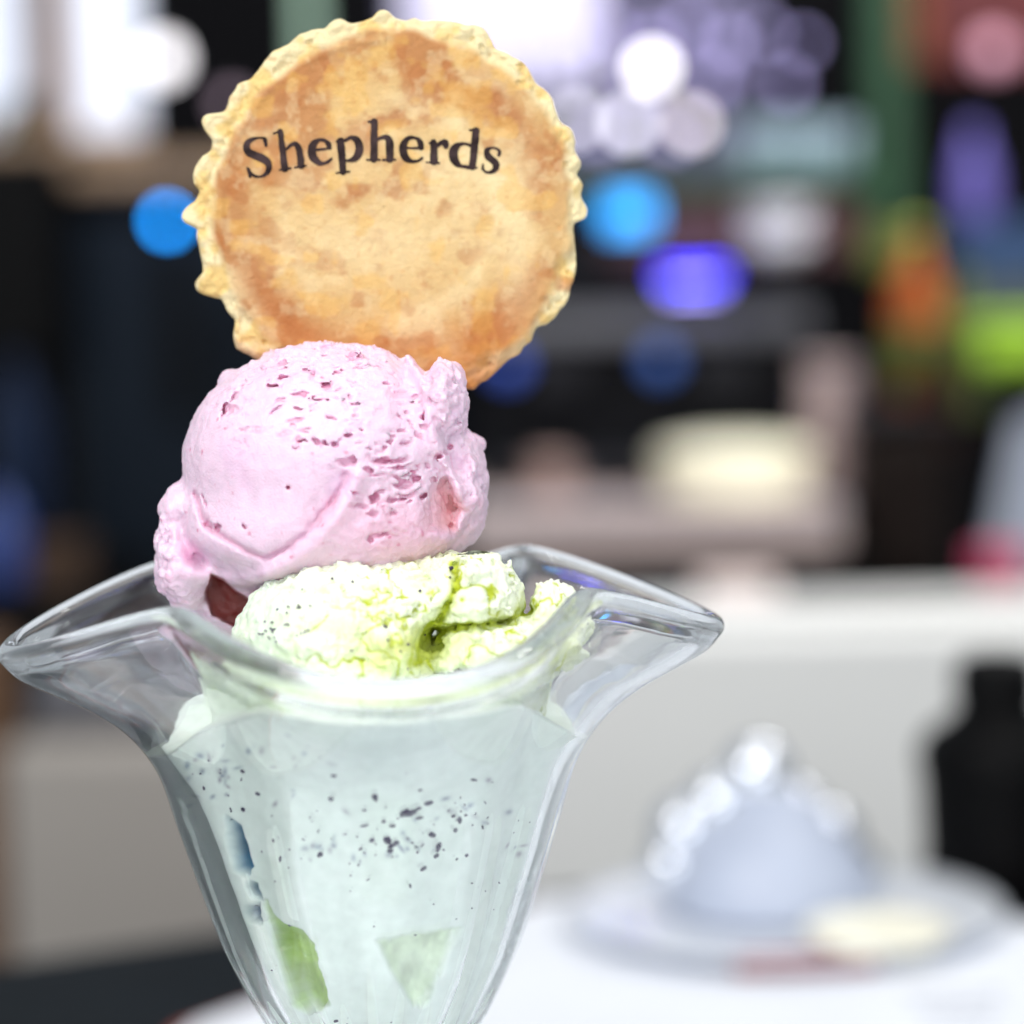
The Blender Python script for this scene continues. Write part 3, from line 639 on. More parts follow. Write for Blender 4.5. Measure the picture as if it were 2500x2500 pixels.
pN = np.stack([ALLB[:, 0], ALLB[:, 1], ALLB[:, 2] * 0], -1).astype(np.float32); rp = np.hypot(ALLB[:, 0] - pc[0], ALLB[:, 1] - pc[1]) / PR
gold, brown, pale, rimc, org = [np.array(lin(c)) for c in ((204, 168, 112), (168, 104, 54), (226, 203, 156), (222, 206, 162), (182, 102, 38))]
tone = np.tile(gold, (len(PB), 1))
def mixin(t, c, w): return t * (1 - w[:, None]) + c * w[:, None]
tone = mixin(tone, pale, sstep(-.1, .8, fbm(pN, .75, 4, 180)) * .75)
ring = np.exp(-((rp - .87) / .13) ** 2) * (.55 + .6 * vn(pN, .7, 185)); tone = mixin(tone, brown, np.clip(ring * 1.25, 0, .95))
tone = mixin(tone, brown, np.clip(sstep(.05, .6, fbm(pN, 1.0, 4, 188)) * .75 + sstep(.1, .7, fbm(pN, 2.6, 3, 288)) * .6, 0, .9)); tone = mixin(tone, pale, sstep(.15, .8, fbm(pN, 4.2, 3, 388)) * .3)
rb2 = np.exp(-((Ux - 1260) / 45) ** 2 - ((Vx - 560) / 190) ** 2); tone = mixin(tone, pale, np.clip(.55 * sstep(.75, .2, rp) * (.6 + .7 * vn(pN, 1.3, 280)), 0, .8)); tone = mixin(tone, pale, rb2 * .75); rg2 = np.exp(-((rp - .62) / .07) ** 2) * sstep(-.2, .5, vn(pN, 1.1, 286)); tone = mixin(tone, pale, rg2 * .55)
tone = mixin(tone, np.array(lin((216, 168, 82))), sstep(.2, .7, fbm(pN, 2.4, 3, 190)) * .4)
tone = mixin(tone, org, sstep(680, 930, Vx) * (.36 + .35 * sstep(950, 1150, Ux)))
rim = sstep(.97, 1.04, rp + .05 * vn(pN, .8, 161) + .02 * vn(pN, 3, 162) - .05 * sstep(0, 2.5, ALLB[:, 0])); rimtone = np.tile(rimc, (len(PB), 1)); rimtone = mixin(rimtone, np.array(lin((216, 178, 96))), sstep(-.1, .6, fbm(pN, 2.2, 3, 192)) * .7)
rimtone = mixin(rimtone, org, np.clip(sstep(780, 940, Vx) * .8 + .6 * sstep(.45, .8, vn(pN, 3.2, 195)) * sstep(480, 640, Vx), 0, .85))
tone = tone * (1 - rim[:, None]) + rimtone * rim[:, None]
dots = sstep(.75, .9, vn(pN, 9, 197)) * .25; tone = mixin(tone, np.array(lin((186, 122, 60))), dots)
m_bis = food_mat("baked_wafer", .6, .10, (1, .6, .3), .0012, .5, 900, .0007, .3)
BIS = tag(bpy.data.objects.new("wafer_biscuit", None), "round golden wafer biscuit with a crimped edge standing on the pink scoop", "biscuit")
COL.objects.link(BIS); BIS.empty_display_size = .01; BIS.location = tuple(B0)
me = grid_mesh("wafer_disc", PB - B0, FB[:, ::-1], tone); link("wafer_disc", me, m_bis, BIS)
# ---- printed word: each letter drawn as tapered pen strokes (zoomed pixels, half width)
def Z1(x, y): return 580 + x / 5.682, 280 + y / 5.682
def Z2(x, y): return 880 + x / 5.367, 280 + y / 5.367
LET = [
 (Z1, [[(398,440,20),(392,385,24),(378,340,20),(300,333,15),(215,352,24),(150,400,38),(132,470,45),(170,535,50),(260,580,54),(360,622,54),(430,690,46),(440,765,38),(400,830,28),(330,866,18),(250,862,16),(190,822,18),(160,765,18)],[(148,750,14),(180,870,20)]]),
 (Z1, [[(598,245,38),(630,500,43),(660,760,46)],[(505,272,10),(610,236,22)],[(590,778,13),(740,753,13)],[(690,485,14),(745,432,24),(812,422,36),(858,490,44),(875,600,46),(888,715,46)],[(800,742,13),(955,716,13)]]),
 (Z1, [[(1090,500,16),(1295,478,18)],[(1275,468,34),(1268,425,38),(1225,378,27),(1150,362,22),(1082,395,38),(1038,470,52),(1042,570,56),(1092,648,44),(1170,688,28),(1250,668,20),(1308,622,13)]]),
 (Z1, [[(1432,385,50),(1450,600,49),(1466,800,46)],[(1372,388,12),(1450,352,22)],[(1378,818,13),(1552,800,13)],[(1490,372,20),(1580,330,28),(1655,365,46),(1690,450,55),(1680,550,52),(1630,618,40),(1560,648,24),(1490,648,16)]]),
 (Z2, [[(182,105,42),(180,350,45),(178,590,46)],[(108,106,14),(190,96,18)],[(88,604,12),(252,604,12)],[(222,342,16),(280,312,24),(348,310,36),(382,375,48),(385,480,48),(385,590,46)],[(298,603,12),(456,600,12)]]),
 (Z2, [[(612,446,16),(815,450,18)],[(792,440,34),(785,390,38),(755,335,28),(695,312,20),(622,325,28),(568,395,44),(560,485,52),(590,570,46),(660,618,28),(740,618,20),(808,580,14)]]),
 (Z2, [[(958,375,42),(960,620,48)],[(898,386,12),(965,356,20)],[(862,634,12),(1028,644,12)],[(1005,420,20),(1055,378,32),(1108,378,40),(1118,425,34)]]),
 (Z2, [[(1512,225,45),(1488,460,46),(1462,690,46)],[(1432,214,12),(1520,208,16)],[(1400,712,14),(1522,704,14)],[(1445,420,16),(1370,392,20),(1290,404,30),(1228,462,50),(1215,550,55),(1250,638,45),(1320,684,26),(1425,694,18)]]),
 (Z2, [[(1806,540,18),(1818,495,20),(1775,455,18),(1710,447,18),(1655,482,34),(1662,548,42),(1722,600,43),(1772,660,42),(1755,735,32),(1692,768,20),(1632,755,18),(1598,712,18)],[(1600,665,13),(1592,722,18)]]),
]
m_ink = mat("dark_edible_ink", (54, 42, 42), .6, vary=.7, scale=420, bump=.2, bscale=900)
for zf_, strokes in LET:
    segs = []
    for st in strokes:
        A = np.array([[*to_uv(*zf_(x, y)), w] for x, y, w in st]); sc_ = np.linalg.norm(to_uv(*zf_(100, 0)) - to_uv(*zf_(0, 0))) / 100; A[:, 2] *= sc_ * 1.08
        if len(A) > 2: A = crom(A, np.linspace(0, 1, 10 * len(A)))
        segs.append(A)
    allp = np.concatenate(segs); mn = allp[:, :2].min(0) - .12; mx = allp[:, :2].max(0) + .12
    def fld(P, segs=segs):
        best = np.full(len(P), 9.0, np.float32)
        for A in segs:
            for a, b in zip(A, A[1:]):
                d = b[:2] - a[:2]; L2 = max(d @ d, 1e-9); t = np.clip(((P[:, 0] - a[0]) * d[0] + (P[:, 1] - a[1]) * d[1]) / L2, 0, 1)
                best = np.minimum(best, np.hypot(P[:, 0] - a[0] - t * d[0], P[:, 1] - a[1] - t * d[1]) - (a[2] + t * (b[2] - a[2])))
        best = best + .006 * vn(P * np.array([1, 1, 0], np.float32), 12, 200)
        return np.maximum(best, np.abs(P[:, 2]) - .010)
    Vl, Fl = surface_nets(np.array([mn[0], mn[1], -.028]), np.array([mx[0], mx[1], .028]), .0093, fld, lambda P, f: (f,), .0)
    hh = bis_h(Vl[:, 0], Vl[:, 1])[0]
    L = np.stack([Vl[:, 0], Vl[:, 1], -hh - .004 - Vl[:, 2]], -1)
    me = grid_mesh("letter", bis_world(L) - B0, Fl[:, ::-1]); link("letter", me, m_ink, BIS)

# ================================================================= TABLE THINGS behind the glass
m_steel = mat("polished_steel", (196, 204, 214), .22, 1.0, vary=.06, scale=40)
m_steel2 = mat("bright_steel", (232, 236, 244), .10, 1.0, vary=.06, scale=40)
m_cream = mat("cream_glaze", (250, 246, 226), .3, vary=.03, coat=.4)
m_red = mat("red_paper", (150, 40, 45), .6, vary=.2)
m_black = mat("black_plastic", (8, 8, 9), .4, vary=.2, spec=.25)
DC = atz(1915, 2262, .006); DC[2] = .0062
D = empty("serving_dish", DC, "shallow round pale blue-white dish on the white placemat", "dish")
bm = bmesh.new(); bm_lathe(bm, [(0, 0), (.040, 0), (.057, .002), (.068, .0055), (.0695, .0062), (.068, .0068), (.056, .0038), (.040, .0025), (0, .0025)], DC, 64); child_mesh("dish_body", bm, mat("blue_white_enamel", (228, 232, 239), .3, vary=.03, coat=.5), D, True)
SB = empty("serving_cover", DC + np.array([-.003, .012, .0028]), "pale steel mound-shaped cover with bright balls added for glints, on the pale dish", "cover")
def hammered(name, prof, loc, bumps, seg=120, nr=90):
    P = crom([(r, z) for r, z in prof], np.linspace(0, 1, nr)); bm = bmesh.new(); rows_ = []
    for j, (r, z) in enumerate(P):
        row = []
        for k in range(seg):
            a = 2 * math.pi * k / seg
            p = np.array([[r * math.cos(a), r * math.sin(a), z]], np.float32); b = bumps * float(np.abs(vn(p, 95, 300)[0])) * min(1, r / .01)
            row.append(bm.verts.new(((r + b) * math.cos(a), (r + b) * math.sin(a), z + b * .5)))
        rows_.append(row)
    for a, b in zip(rows_, rows_[1:]):
        for k in range(seg): bm.faces.new([a[k], a[(k + 1) % seg], b[(k + 1) % seg], b[k]])
    bm.faces.new(rows_[0][::-1]); bm.faces.new(rows_[-1])
    bmesh.ops.translate(bm, verts=bm.verts, vec=Vector(loc)); return bm
sl = np.array(SB.location)
bm = bmesh.new(); bm_lathe(bm, [(0, 0), (.030, 0), (.0345, .002), (.034, .006), (.031, .014), (.025, .024), (.016, .034), (.008, .040), (0, .042)], sl, 64); child_mesh("cover_dome", bm, mat("satin_grey_enamel", (178, 186, 204), .35, 0, vary=.06, scale=40), SB, True)
for bx, by, br in [(1850, 1888, .0115), (1748, 1962, .010), (1800, 2000, .0105), (1890, 2010, .0105), (1950, 1975, .009), (1672, 2022, .0105), (2022, 2045, .011), (2078, 2128, .010), (1640, 2110, .009), (1965, 2110, .010)]:  # steel balls added to the cover to catch highlights
    f_ = (bx - 1862) / 260.0; p = at(bx, by, .955 + .01 * abs(f_)); bm = bmesh.new(); bmesh.ops.create_uvsphere(bm, u_segments=28, v_segments=20, radius=br); bmesh.ops.translate(bm, verts=bm.verts, vec=Vector(p)); child_mesh("glint_ball", bm, m_steel2, SB, True)
PB_ = atz(2145, 2292, .012); p0 = np.array([PB_[0], PB_[1], .0098])
bm = bmesh.new(); bm_lathe(bm, [(0, 0), (.013, 0), (.020, .002), (.0225, .0055), (.0220, .0065), (.019, .006), (.014, .0045), (0, .0045)], p0, 48)
tag(child_mesh("saucer", bm, m_cream, None, True), "small cream ceramic saucer at the right of the pale dish", "saucer")
p = atz(1960, 2345, .008); bm = bmesh.new(); bm_box(bm, p[0], p[1] - .004, .0085, .042, .012, .004, .0012, Matrix.Rotation(.06, 4, 'Z'))
tag(child_mesh("sugar_sachet", bm, m_red, None), "flat dark red sachet lying in front of the pale dish", "sachet")
p = atz(2440, 2195, .0); BT = empty("sauce_bottle", (p[0], p[1], .0005), "black plastic bottle with a narrow neck at the right edge", "bottle")
q_ = [(0, 0), (165, 0), (172, 12), (166, 120), (172, 270), (182, 330), (160, 375), (108, 410), (92, 430), (90, 450)]
k_ = .00001 + np.linalg.norm(np.array(p) - CAM) / FPX
bm = bmesh.new(); bm_lathe(bm, [(r * k_, h * k_) for r, h in q_] + [(0, 450 * k_)], BT.location, 40); child_mesh("bottle_body", bm, m_black, BT, True)
bm = bmesh.new(); bm_lathe(bm, [(0, 451 * k_), (96 * k_, 451 * k_), (98 * k_, 460 * k_), (92 * k_, 530 * k_), (70 * k_, 548 * k_), (0, 552 * k_)], BT.location, 40); child_mesh("cap", bm, m_black, BT, True)

# ================================================================= LOW CABINETS behind the table
m_cab = mat("cream_cabinet_paint", (222, 222, 220), .5, vary=.04, scale=5)
m_cab_dim = mat("dimmed_cabinet_paint", (152, 146, 140), .5, vary=.06, scale=5)  # grey-beige, lowered to hold the falloff of light on the left
m_wood = mat("brown_wood", (112, 82, 58), .55, vary=.25, scale=14)
m_wood2 = mat("tan_wood", (158, 132, 108), .55, vary=.2, scale=14)
m_dk = mat("near_black", (7, 7, 8), .5, vary=.3)
m_dkgrey = mat("dark_grey_metal", (36, 36, 40), .45, vary=.2, scale=25)
m_grey = mat("grey_metal", (88, 88, 94), .4, vary=.15, scale=25)
C1 = empty("serving_counter", at(1850, 1480, 1.62), "low cream-white counter front behind the glass on the right", "counter")
px_box("front_panel", 1060, 1506, 3300, 5200, 1.62, .05, m_cab, C1, .006); px_box("counter_top", 1050, 1482, 3310, 1503, 1.61, .06, m_cab, C1, .004)
C2 = empty("storage_cabinet", at(300, 1700, 1.58), "grey-beige cabinet with a dark round handle behind the glass on the left", "cabinet")
px_box("front_panel", 70, 1790, 1052, 5200, 1.58, .30, m_cab_dim, C2, .006); px_box("top_drawer", 70, 1655, 1052, 1782, 1.58, .30, m_grey, C2, .006)
bm = bmesh.new(); c = at(135, 1960, 1.575); bm_lathe(bm, [(0, 0), (.014, 0), (.016, .010), (.020, .016), (.019, .022), (0, .025)], c, 32, Matrix.Rotation(math.pi / 2, 4, 'X') @ Matrix.Diagonal((1, 1.35, 1, 1)))
child_mesh("handle", bm, m_dkgrey, C2, True)
px = empty("wooden_post", at(20, 2000, 1.60), "brown wooden upright at the lower left edge", "post")
px_box("upright", -160, 1560, 62, 5200, 1.60, .06, m_wood, px, .004)

# ================================================================= BACK BAR: shelves, machine, lamps
def thing_box(name, label, cat, boxes, d, group=None):
    x0, y0, x1, y1 = boxes[0][1:5]
    r = empty(name, at((x0 + x1) / 2, y1, d), label, cat, group)
    for b in boxes:
        px_box(b[0], *b[1:5], d + (b[7] if len(b) > 7 else 0), b[5], b[6], r, b[8] if len(b) > 8 else .004)
    return r
def lamp(name, label, x, y, d, rpx, rgb, e, group=None, cap=True):
    m = mat("lamp_glow", rgb, .4, emit=e, vary=.02); s_ = d / FPX; c = at(x, y, d)
    r = empty(name, c, label, "lamp", group); bm = bmesh.new(); bmesh.ops.create_uvsphere(bm, u_segments=24, v_segments=16, radius=rpx * s_)
    bmesh.ops.translate(bm, verts=bm.verts, vec=Vector(c)); child_mesh("glow_ball", bm, m, r, True)
    if cap:
        bm = bmesh.new(); bm_lathe(bm, [(0, rpx * .85 * s_), (rpx * .5 * s_, rpx * .86 * s_), (rpx * .45 * s_, rpx * 1.5 * s_), (0, rpx * 1.55 * s_)], c, 20); child_mesh("socket", bm, m_dkgrey, r, True)
    return r
BD = 2.05
m_day = mat("daylit_pane", (214, 220, 236), .4, emit=.5, vary=.03, scale=3)
m_board = mat("backlit_board", (196, 192, 220), .5, emit=.32, vary=.18, scale=9)
m_lilac = mat("lilac_board", (74, 70, 98), .5, vary=.5, scale=22)
m_green = mat("green_paint", (28, 66, 40), .5, vary=.2, scale=15)
m_pgreen = mat("pale_green_paint", (150, 180, 160), .5, vary=.1)
m_slate = mat("slate_blue_enamel", (19, 26, 35), .45, vary=.12, scale=6)
thing_box("window", "bright white window with a brown mullion at the top left", "window",
          [("frame", -200, 330, 345, 372, .05, m_wood2), ("pane", -200, -150, 72, 328, .01, m_day, .02), ("mullion", 78, -150, 158, 328, .05, m_wood), ("pane", 164, -150, 340, 328, .01, m_day, .02)], BD)
thing_box("wall_shelf", "tan wooden shelf left of the biscuit", "shelf", [("board", 160, 385, 760, 445, .16, m_wood2), ("bracket", 640, 446, 662, 520, .10, m_wood, .03)], BD)
lamp("globe_lamp", "white glowing globe lamp beside the bright window", 395, 145, BD - .05, 42, (250, 246, 250), 2.6)
lamp("globe_lamp", "dim mauve globe lamp just left of the biscuit", 565, 255, BD - .03, 26, (150, 130, 145), .8)
thing_box("refrigerator", "dark slate-blue refrigerator behind the left of the pink scoop", "refrigerator",
          [("cabinet", 165, 500, 1120, 1640, .22, m_slate, .03, .02), ("door_gap", 398, 600, 470, 1030, .01, m_dk, .02), ("handle", 560, 700, 580, 1000, .02, m_dk)], BD)
lamp("indicator_light", "round cyan-blue light at the left edge of the biscuit", 408, 540, BD - .02, 17, (20, 150, 255), 16, None, False)
thing_box("loudspeaker", "black box loudspeaker at the left edge", "loudspeaker", [("cabinet", -160, 372, 150, 900, .14, m_dk, 0, .01), ("grille", -140, 420, 130, 880, .006, m_black, -.01)], BD - .03)
r = empty("potted_plant", at(70, 372, BD - .03), "small dark green plant on top of the black loudspeaker", "plant")
px_lathe("pot", 60, 370, BD + .03, [(0, 0), (46, 0), (60, 60), (54, 60), (0, 58)], m_dkgrey, r, 24)
bm = bmesh.new()
for _ in range(70):
    c = at(random.gauss(70, 45), random.gauss(300, 22), BD + .03 + random.uniform(-.02, .02)); a = Matrix.Rotation(random.uniform(0, 6.28), 4, 'Z') @ Matrix.Rotation(random.uniform(-1.2, 1.2), 4, 'X')
    f = [bm.verts.new(tuple(Matrix.Translation(tuple(c)) @ a @ Vector(v))) for v in ((0, 0, -.012), (.006, .002, 0), (0, 0, .014), (-.006, .002, 0))]; bm.faces.new(f)
lf = child_mesh("leaves", bm, mat("dark_leaf", (40, 68, 44), .5), r); lf["kind"] = "stuff"
def bottle(label, x, yb, d, h, rad, mb, mc, ml=None, group="bottles along the back bar", name="bottle"):
    r = empty(name, at(x, yb, d), label, "bottle", group)
    px_lathe("bottle_body", x, yb, d, [(0, 0), (rad * .95, 0), (rad, h * .04), (rad, h * .55), (rad * .85, h * .66), (rad * .36, h * .80), (rad * .33, h * .92), (0, h * .921)], mb, r)
    px_lathe("cap", x, yb, d, [(0, h * .922), (rad * .42, h * .922), (rad * .42, h * .99), (0, h)], mc, r)
    if ml: px_lathe("label_band", x, yb, d, [(rad * 1.02, h * .14), (rad * 1.02, h * .46)], ml, r)
    return r
mb1 = mat("blue_bottle", (24, 34, 54), .3, vary=.15); mb2 = mat("brown_box_card", (66, 46, 30), .7, vary=.2); mor = mat("orange_juice", (150, 70, 8), .35, vary=.2)
mlime = mat("lime_plastic", (160, 205, 50), .4, vary=.1); mbrn = mat("dark_brown_glass", (40, 16, 6), .25, vary=.2); molv = mat("olive_card", (92, 100, 40), .6, vary=.2); myel = mat("yellow_green_cap", (160, 170, 60), .5, vary=.1)
bottle("dark blue bottle at the left edge above the glass rim", 50, 1290, BD - .12, 460, 72, mb1, m_dk)
bottle("bright blue bottle cut by the left edge, nearest the brown box", 0, 1425, BD - .22, 260, 62, mat("bright_blue_bottle", (42, 62, 122), .3), m_dk)
thing_box("cardboard_box", "small brown box behind the left tip of the glass rim", "box", [("carton", 60, 1350, 190, 1480, .05, mb2), ("lid", 55, 1335, 195, 1352, .055, mb2, -.002)], BD - .2)
px_ = thing_box("service_ledge", "black ledge under the bottles at the left edge", "ledge", [("board", -200, 1482, 230, 1640, .30, m_dk)], BD - .28)

thing_box("menu_board", "backlit pale lilac board above and right of the biscuit", "board", [("lit_panel", 980, -140, 1465, 215, .012, m_board, -.006), ("frame", 960, -160, 1860, 240, .03, m_lilac)], BD + .08)
thing_box("display_panel", "mottled dark lilac panel behind the globe lamps", "panel", [("backing", 1330, 245, 1860, 428, .02, m_lilac)], BD + .10)
thing_box("green_post", "dark green upright post right of the globe lamps", "post", [("upright", 2128, -150, 2212, 640, .05, m_green), ("base_block", 2115, 560, 2225, 660, .07, molv, -.01)], BD)
thing_box("green_post", "pale green upright strip at the top behind the biscuit", "post", [("upright", 728, -150, 772, 380, .03, m_pgreen), ("foot", 715, 340, 785, 384, .05, m_pgreen, -.01)], BD + .05)
thing_box("bar_shelf", "dark green shelf edge under the globe lamps", "shelf", [("board", 1200, 418, 2125, 470, .14, m_green), ("bracket", 1560, 472, 1585, 520, .08, m_green, .04)], BD - .02)
G = "globe lamps on the green shelf"
for x, y, rp_, e, rgb, lb in [(1592, 166, 52, 2.3, (248, 244, 246), "topmost white globe lamp above the green shelf"), (1535, 300, 50, 1.5, (228, 226, 236), "second globe lamp from the left on the green shelf, whitish"), (1405, 292, 44, 1.3, (224, 222, 232), "leftmost globe lamp on the green shelf, beside the biscuit edge"), (1688, 302, 48, 1.45, (222, 212, 216), "warm grey globe lamp third along the green shelf")]:
    lamp("globe_lamp", lb, x, y, BD - .04, rp_ * .5, rgb, e * 3.6, G)
mglas = mat("frosted_tumbler", (122, 142, 154), .3, vary=.1)
for x, w, lb in [(1835, 40, "frosted tumbler on the green shelf nearest the lamps"), (1915, 46, "bluish frosted tumbler in the middle of the shelf row"), (1985, 42, "frosted tumbler third in the shelf row"), (2055, 38, "frosted tumbler beside the green post")]:
    r = empty("tumbler", at(x, 416, BD + .02), lb, "glass", "tumblers on the green shelf")
    px_lathe("tumbler_wall", x, 414, BD + .02, [(0, 0), (w * .7, 0), (w * .78, 8), (w, 110), (w * .9, 110), (w * .66, 14), (0, 14)], mglas, r); px_lathe("base_ring", x, 414, BD + .02, [(w * .74, 0), (w * .84, 4), (w * .74, 9)], mglas, r)
r = empty("bottle_glints", at(1700, 120, BD - .02), "violet-white glowing balls standing in for bottle glints across the dark panel above the green shelf", "lights")
mst = mat("violet_white_glint", (190, 180, 240), .4, emit=1.3, vary=.02); bm = bmesh.new(); prev = None
for i in range(20):  # glowing balls stand in for highlights on bottles
    x = 1140 + 46 * i + random.uniform(-12, 12); y = [60, 205, 110, 330][i % 4] + random.uniform(-28, 28); c = at(x, y, BD + .02); s_ = BD / FPX
    b2 = bmesh.new(); bmesh.ops.create_icosphere(b2, subdivisions=2, radius=random.uniform(12, 24) * s_); bmesh.ops.translate(b2, verts=b2.verts, vec=Vector(c)); child_mesh("glow_ball", b2, mst, r, True)
    if prev is not None:
        mid = (Vector(c) + Vector(prev)) / 2; dv = Vector(c) - Vector(prev); bm_box(bm, mid.x, mid.y + .004, mid.z, .0012, .0012, dv.length, 0, dv.to_track_quat('Z', 'Y').to_matrix().to_4x4())
    prev = c
child_mesh("glint_thread", bm, m_dk, r)
# espresso machine with lit displays
M1 = thing_box("coffee_machine", "black and grey coffee machine right of the pink scoop with a blue lit display", "coffee machine",
   [("body", 1130, 560, 2010, 1180, .22, mat("machine_black", (20, 20, 24), .4, vary=.2, scale=12), .05, .012), ("top_panel", 1480, 500, 2090, 640, .06, mat("machine_red_brown", (66, 36, 38), .5), .02), ("grey_band", 1130, 760, 1980, 830, .03, m_grey, .01), ("drip_tray", 1180, 1140, 1960, 1190, .10, m_dkgrey, -.03),
    ("group_head", 1290, 860, 1420, 960, .05, m_dkgrey, -.01), ("group_head", 1700, 860, 1830, 960, .05, m_dkgrey, -.01)], BD - .08)
md1 = mat("blue_display", (40, 40, 255), .4, emit=8.0, vary=.02); md2 = mat("lavender_display", (170, 160, 255), .4, emit=5.5, vary=.02); mcy = mat("cyan_display", (50, 165, 255), .4, emit=2.0, vary=.05)
px_box("display", 1620, 664, 1768, 680, BD - .085, .01, md1, M1, .001); px_box("display", 1634, 694, 1752, 706, BD - .085, .01, md2, M1, .001); px_box("display", 1480, 485, 1590, 560, BD - .085, .01, mcy, M1, .002)
lamp("indicator_light", "dim blue round light low on the coffee machine", 1612, 882, BD - .1, 34, (50, 82, 150), .9, None, False)
lamp("indicator_light", "dim blue light half hidden by the lower right of the biscuit", 1240, 890, BD - .1, 34, (50, 78, 170), .9, None, False)
mwh = mat("white_china", (214, 214, 224), .3, vary=.05)
r = empty("cup_stack", at(1905, 640, BD - .1), "stack of white cups on top of the coffee machine", "cups")
for i in range(2): px_lathe("cup", 1900, 622 - 62 * i, BD - .1, [(0, 0), (50, 0), (74, 20), (92, 58), (86, 58), (60, 12), (0, 10)], mwh, r)
thing_box("counter_ledge", "beige-grey counter ledge under the cream tub", "ledge", [("ledge_board", 1130, 1262, 2060, 1362, .34, mat("pinkish_ledge", (182, 164, 160), .5, vary=.06, scale=10)), ("front_lip", 1130, 1240, 2060, 1262, .02, mat("grey_ledge", (170, 164, 170), .5), -.004)], BD - .26)
r = empty("ice_cream_tub", at(1795, 1232, BD - .2), "oval cream-coloured tub on the ledge behind the glass", "tub")
px_lathe("tub_body", 1795, 1236, BD - .14, [(0, 0), (165, 0), (178, 14), (186, 110), (176, 110), (0, 108)], mat("cream_tub", (236, 230, 204), .45, vary=.04), r, 48); px_lathe("tub_lid", 1795, 1236, BD - .14, [(0, 112), (190, 112), (194, 122), (188, 142), (120, 156), (0, 160)], mat("cream_lid", (242, 238, 212), .45, vary=.04), r, 48)
r = empty("paper_cup_stack", at(2025, 1240, BD - .16), "tall pinkish stack of cups right of the cream tub", "cups")
for i in range(6): px_lathe("cup", 2025, 1230 - 58 * i, BD - .12, [(0, 0), (50, 0), (66, 50), (70, 56), (60, 56), (0, 54)], mat("pinkish_card", (194, 176, 176), .6, vary=.05), r, 28)
r = empty("milk_jug", at(1350, 1250, BD - .16), "brownish-pink jug at the left end of the ledge", "jug")
px_lathe("jug_body", 1345, 1240, BD - .12, [(0, 0), (48, 0), (58, 30), (44, 90), (50, 120), (44, 120), (0, 20)], mat("brownish_pink", (150, 125, 118), .5), r, 28); bm = bmesh.new(); c = at(1405, 1185, BD - .12); bm_box(bm, c[0], c[1], c[2], .006, .006, .022, .002); child_mesh("handle", bm, m_grey, r)
thing_box("ledge_shade", "black panel painting in the shade under the beige ledge", "shade stand-in", [("shade_panel", 1130, 1364, 2120, 1468, .30, m_dk), ("shade_panel_bar", 1650, 1405, 1850, 1418, .012, m_dkgrey, -.012)], BD - .22)  # black panel in place of the shadow gap below the ledge
thing_box("waste_bin", "tall dark brown-black bin right of the cup stack", "bin", [("bin_body", 2095, 1020, 2330, 1468, .18, mat("bin_black", (26, 20, 18), .5), 0, .02), ("bin_lid", 2085, 1000, 2340, 1024, .19, m_dkgrey, -.005)], BD - .2)
bottle("orange juice bottle with yellow-green cap right of the coffee machine", 2242, 1000, BD - .1, 450, 68, mor, myel, molv)
bottle("dark brown glass bottle in front of the orange one", 2285, 1100, BD - .16, 300, 60, mbrn, m_dk)
bottle("olive bottle between the orange bottle and the lime tub", 2345, 1005, BD - .06, 380, 58, mat("olive_glass", (70, 84, 30), .35), m_dk)
thing_box("plastic_tub", "bright lime green tub at the right edge", "tub", [("tub_body", 2370, 800, 2640, 905, .10, mlime, 0, .012), ("tub_lid", 2360, 784, 2650, 804, .11, mlime, -.004)], BD - .08)
thing_box("stacked_carton", "dark blue box above the lime green tub", "box", [("carton", 2330, 545, 2640, 690, .10, mat("navy_card", (30, 56, 96), .6)), ("grey_carton", 2340, 694, 2640, 780, .10, mat("grey_card", (62, 66, 72), .6))], BD - .02)
r = empty("violet_flask", at(2378, 540, BD), "slim violet flask at the right edge under the red sign", "flask")
px_lathe("flask_body", 2378, 540, BD, [(0, 0), (40, 0), (44, 20), (40, 130), (18, 190), (16, 230), (0, 231)], mat("violet_glass", (104, 94, 176), .35), r); px_lathe("stopper", 2378, 540, BD, [(0, 232), (20, 232), (24, 256), (0, 262)], m_dk, r)
thing_box("wall_sign", "dark red sign with an orange-brown side panel at the top right corner", "sign", [("sign_face", 2270, -150, 2640, 165, .03, mat("dark_red_paint", (78, 13, 17), .5, vary=.2)), ("side_panel", 2214, -150, 2268, 165, .03, mat("orange_brown", (110, 52, 18), .6))], BD + .06)
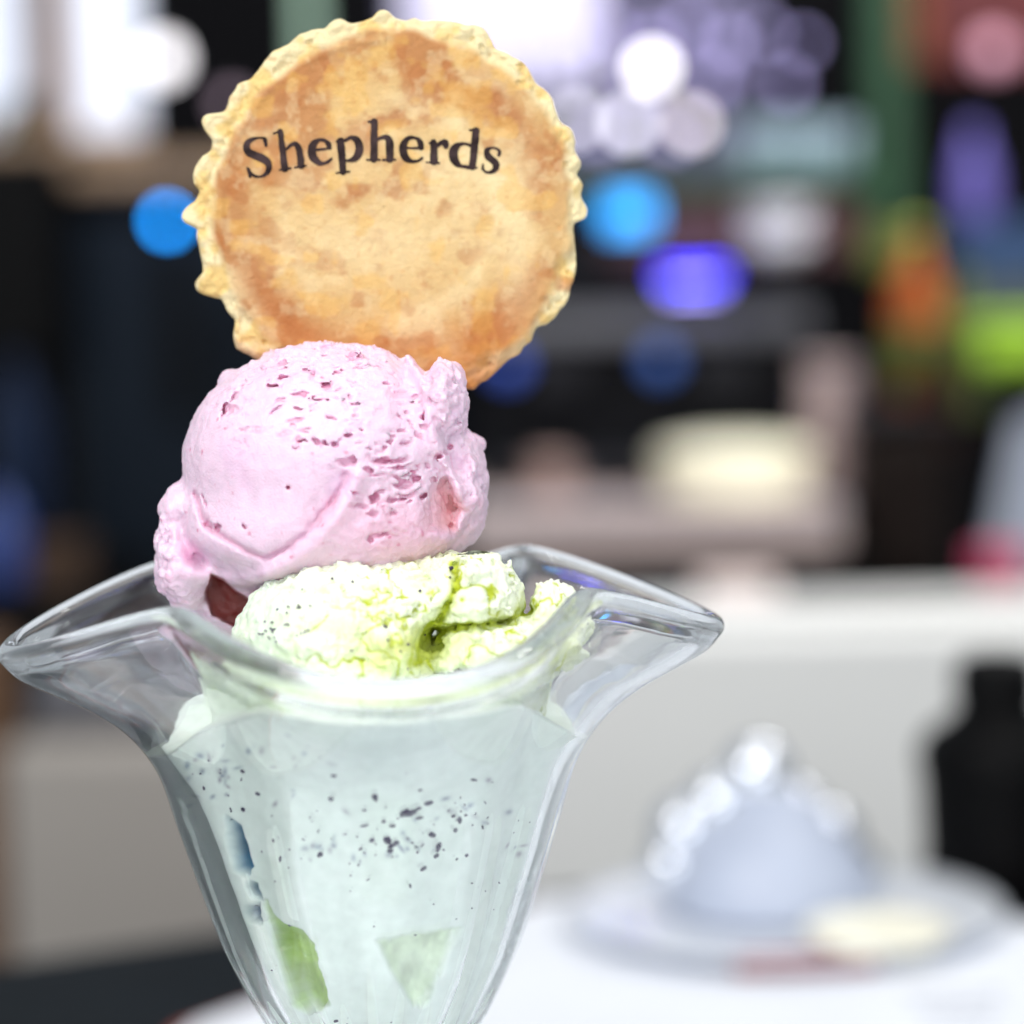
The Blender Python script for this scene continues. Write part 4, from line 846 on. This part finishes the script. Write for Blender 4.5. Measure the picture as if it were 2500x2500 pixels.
lamp("globe_lamp", "pinkish glowing lamp in front of the dark red sign", 2425, 125, BD - .02, 40, (206, 150, 170), .9)
r = empty("hanging_cloth", at(2470, 1430, BD - .25), "pale blue-grey cloth hanging at the right edge", "cloth")
bm = bmesh.new(); a0 = at(2400, 960, BD - .22); a1 = at(2650, 1420, BD - .22); n_ = 40; top = []; bot = []
for i in range(n_ + 1):
    f = i / n_; x = a0[0] + (a1[0] - a0[0]) * f; dy = .008 * math.sin(f * 26) + .004 * math.sin(f * 57)
    for lst, z, k2 in ((top, a0[2] - .02 * (1 - f), 1), (bot, a1[2], 1.6)):
        lst.append((bm.verts.new((x + (.02 * (1 - f) if lst is top else 0), a0[1] + dy * k2, z)), bm.verts.new((x + (.02 * (1 - f) if lst is top else 0), a0[1] + dy * k2 + .003, z))))
for i in range(n_):
    bm.faces.new([top[i][0], top[i + 1][0], bot[i + 1][0], bot[i][0]]); bm.faces.new([top[i][1], bot[i][1], bot[i + 1][1], top[i + 1][1]])
bmesh.ops.recalc_face_normals(bm, faces=bm.faces)
child_mesh("cloth_folds", bm, mat("pale_blue_grey_cotton", (196, 202, 214), .8, vary=.05), r, True)
px_box("hook_rail", 2395, 944, 2650, 958, BD - .225, .01, m_dkgrey, r)
r = empty("pink_cup", at(2445, 1466, BD - .35), "pink-red cup at the right edge on the cream counter", "cup")
px_lathe("cup_body", 2445, 1462, 1.72, [(0, 0), (56, 0), (66, 60), (72, 110), (64, 110), (0, 20)], mat("pink_red_plastic", (196, 60, 100), .45), r); px_lathe("cup_rim", 2445, 1462, 1.72, [(70, 108), (76, 112), (70, 117), (63, 112)], mat("pink_rim", (210, 90, 125), .45), r)
r = empty("napkin_stack", at(1790, 1466, 1.66), "pale pinkish pile of napkins just right of the glass rim", "napkins")
for i in range(5):
    c = at(1800 + random.uniform(-6, 6), 1462 - 9 * i, 1.70); bm = bmesh.new(); bm_box(bm, c[0], c[1], c[2], .042, .05, .0019, .0006); child_mesh("napkin", bm, mat("pale_pink_paper", (240, 220, 214), .8, vary=.03), r)
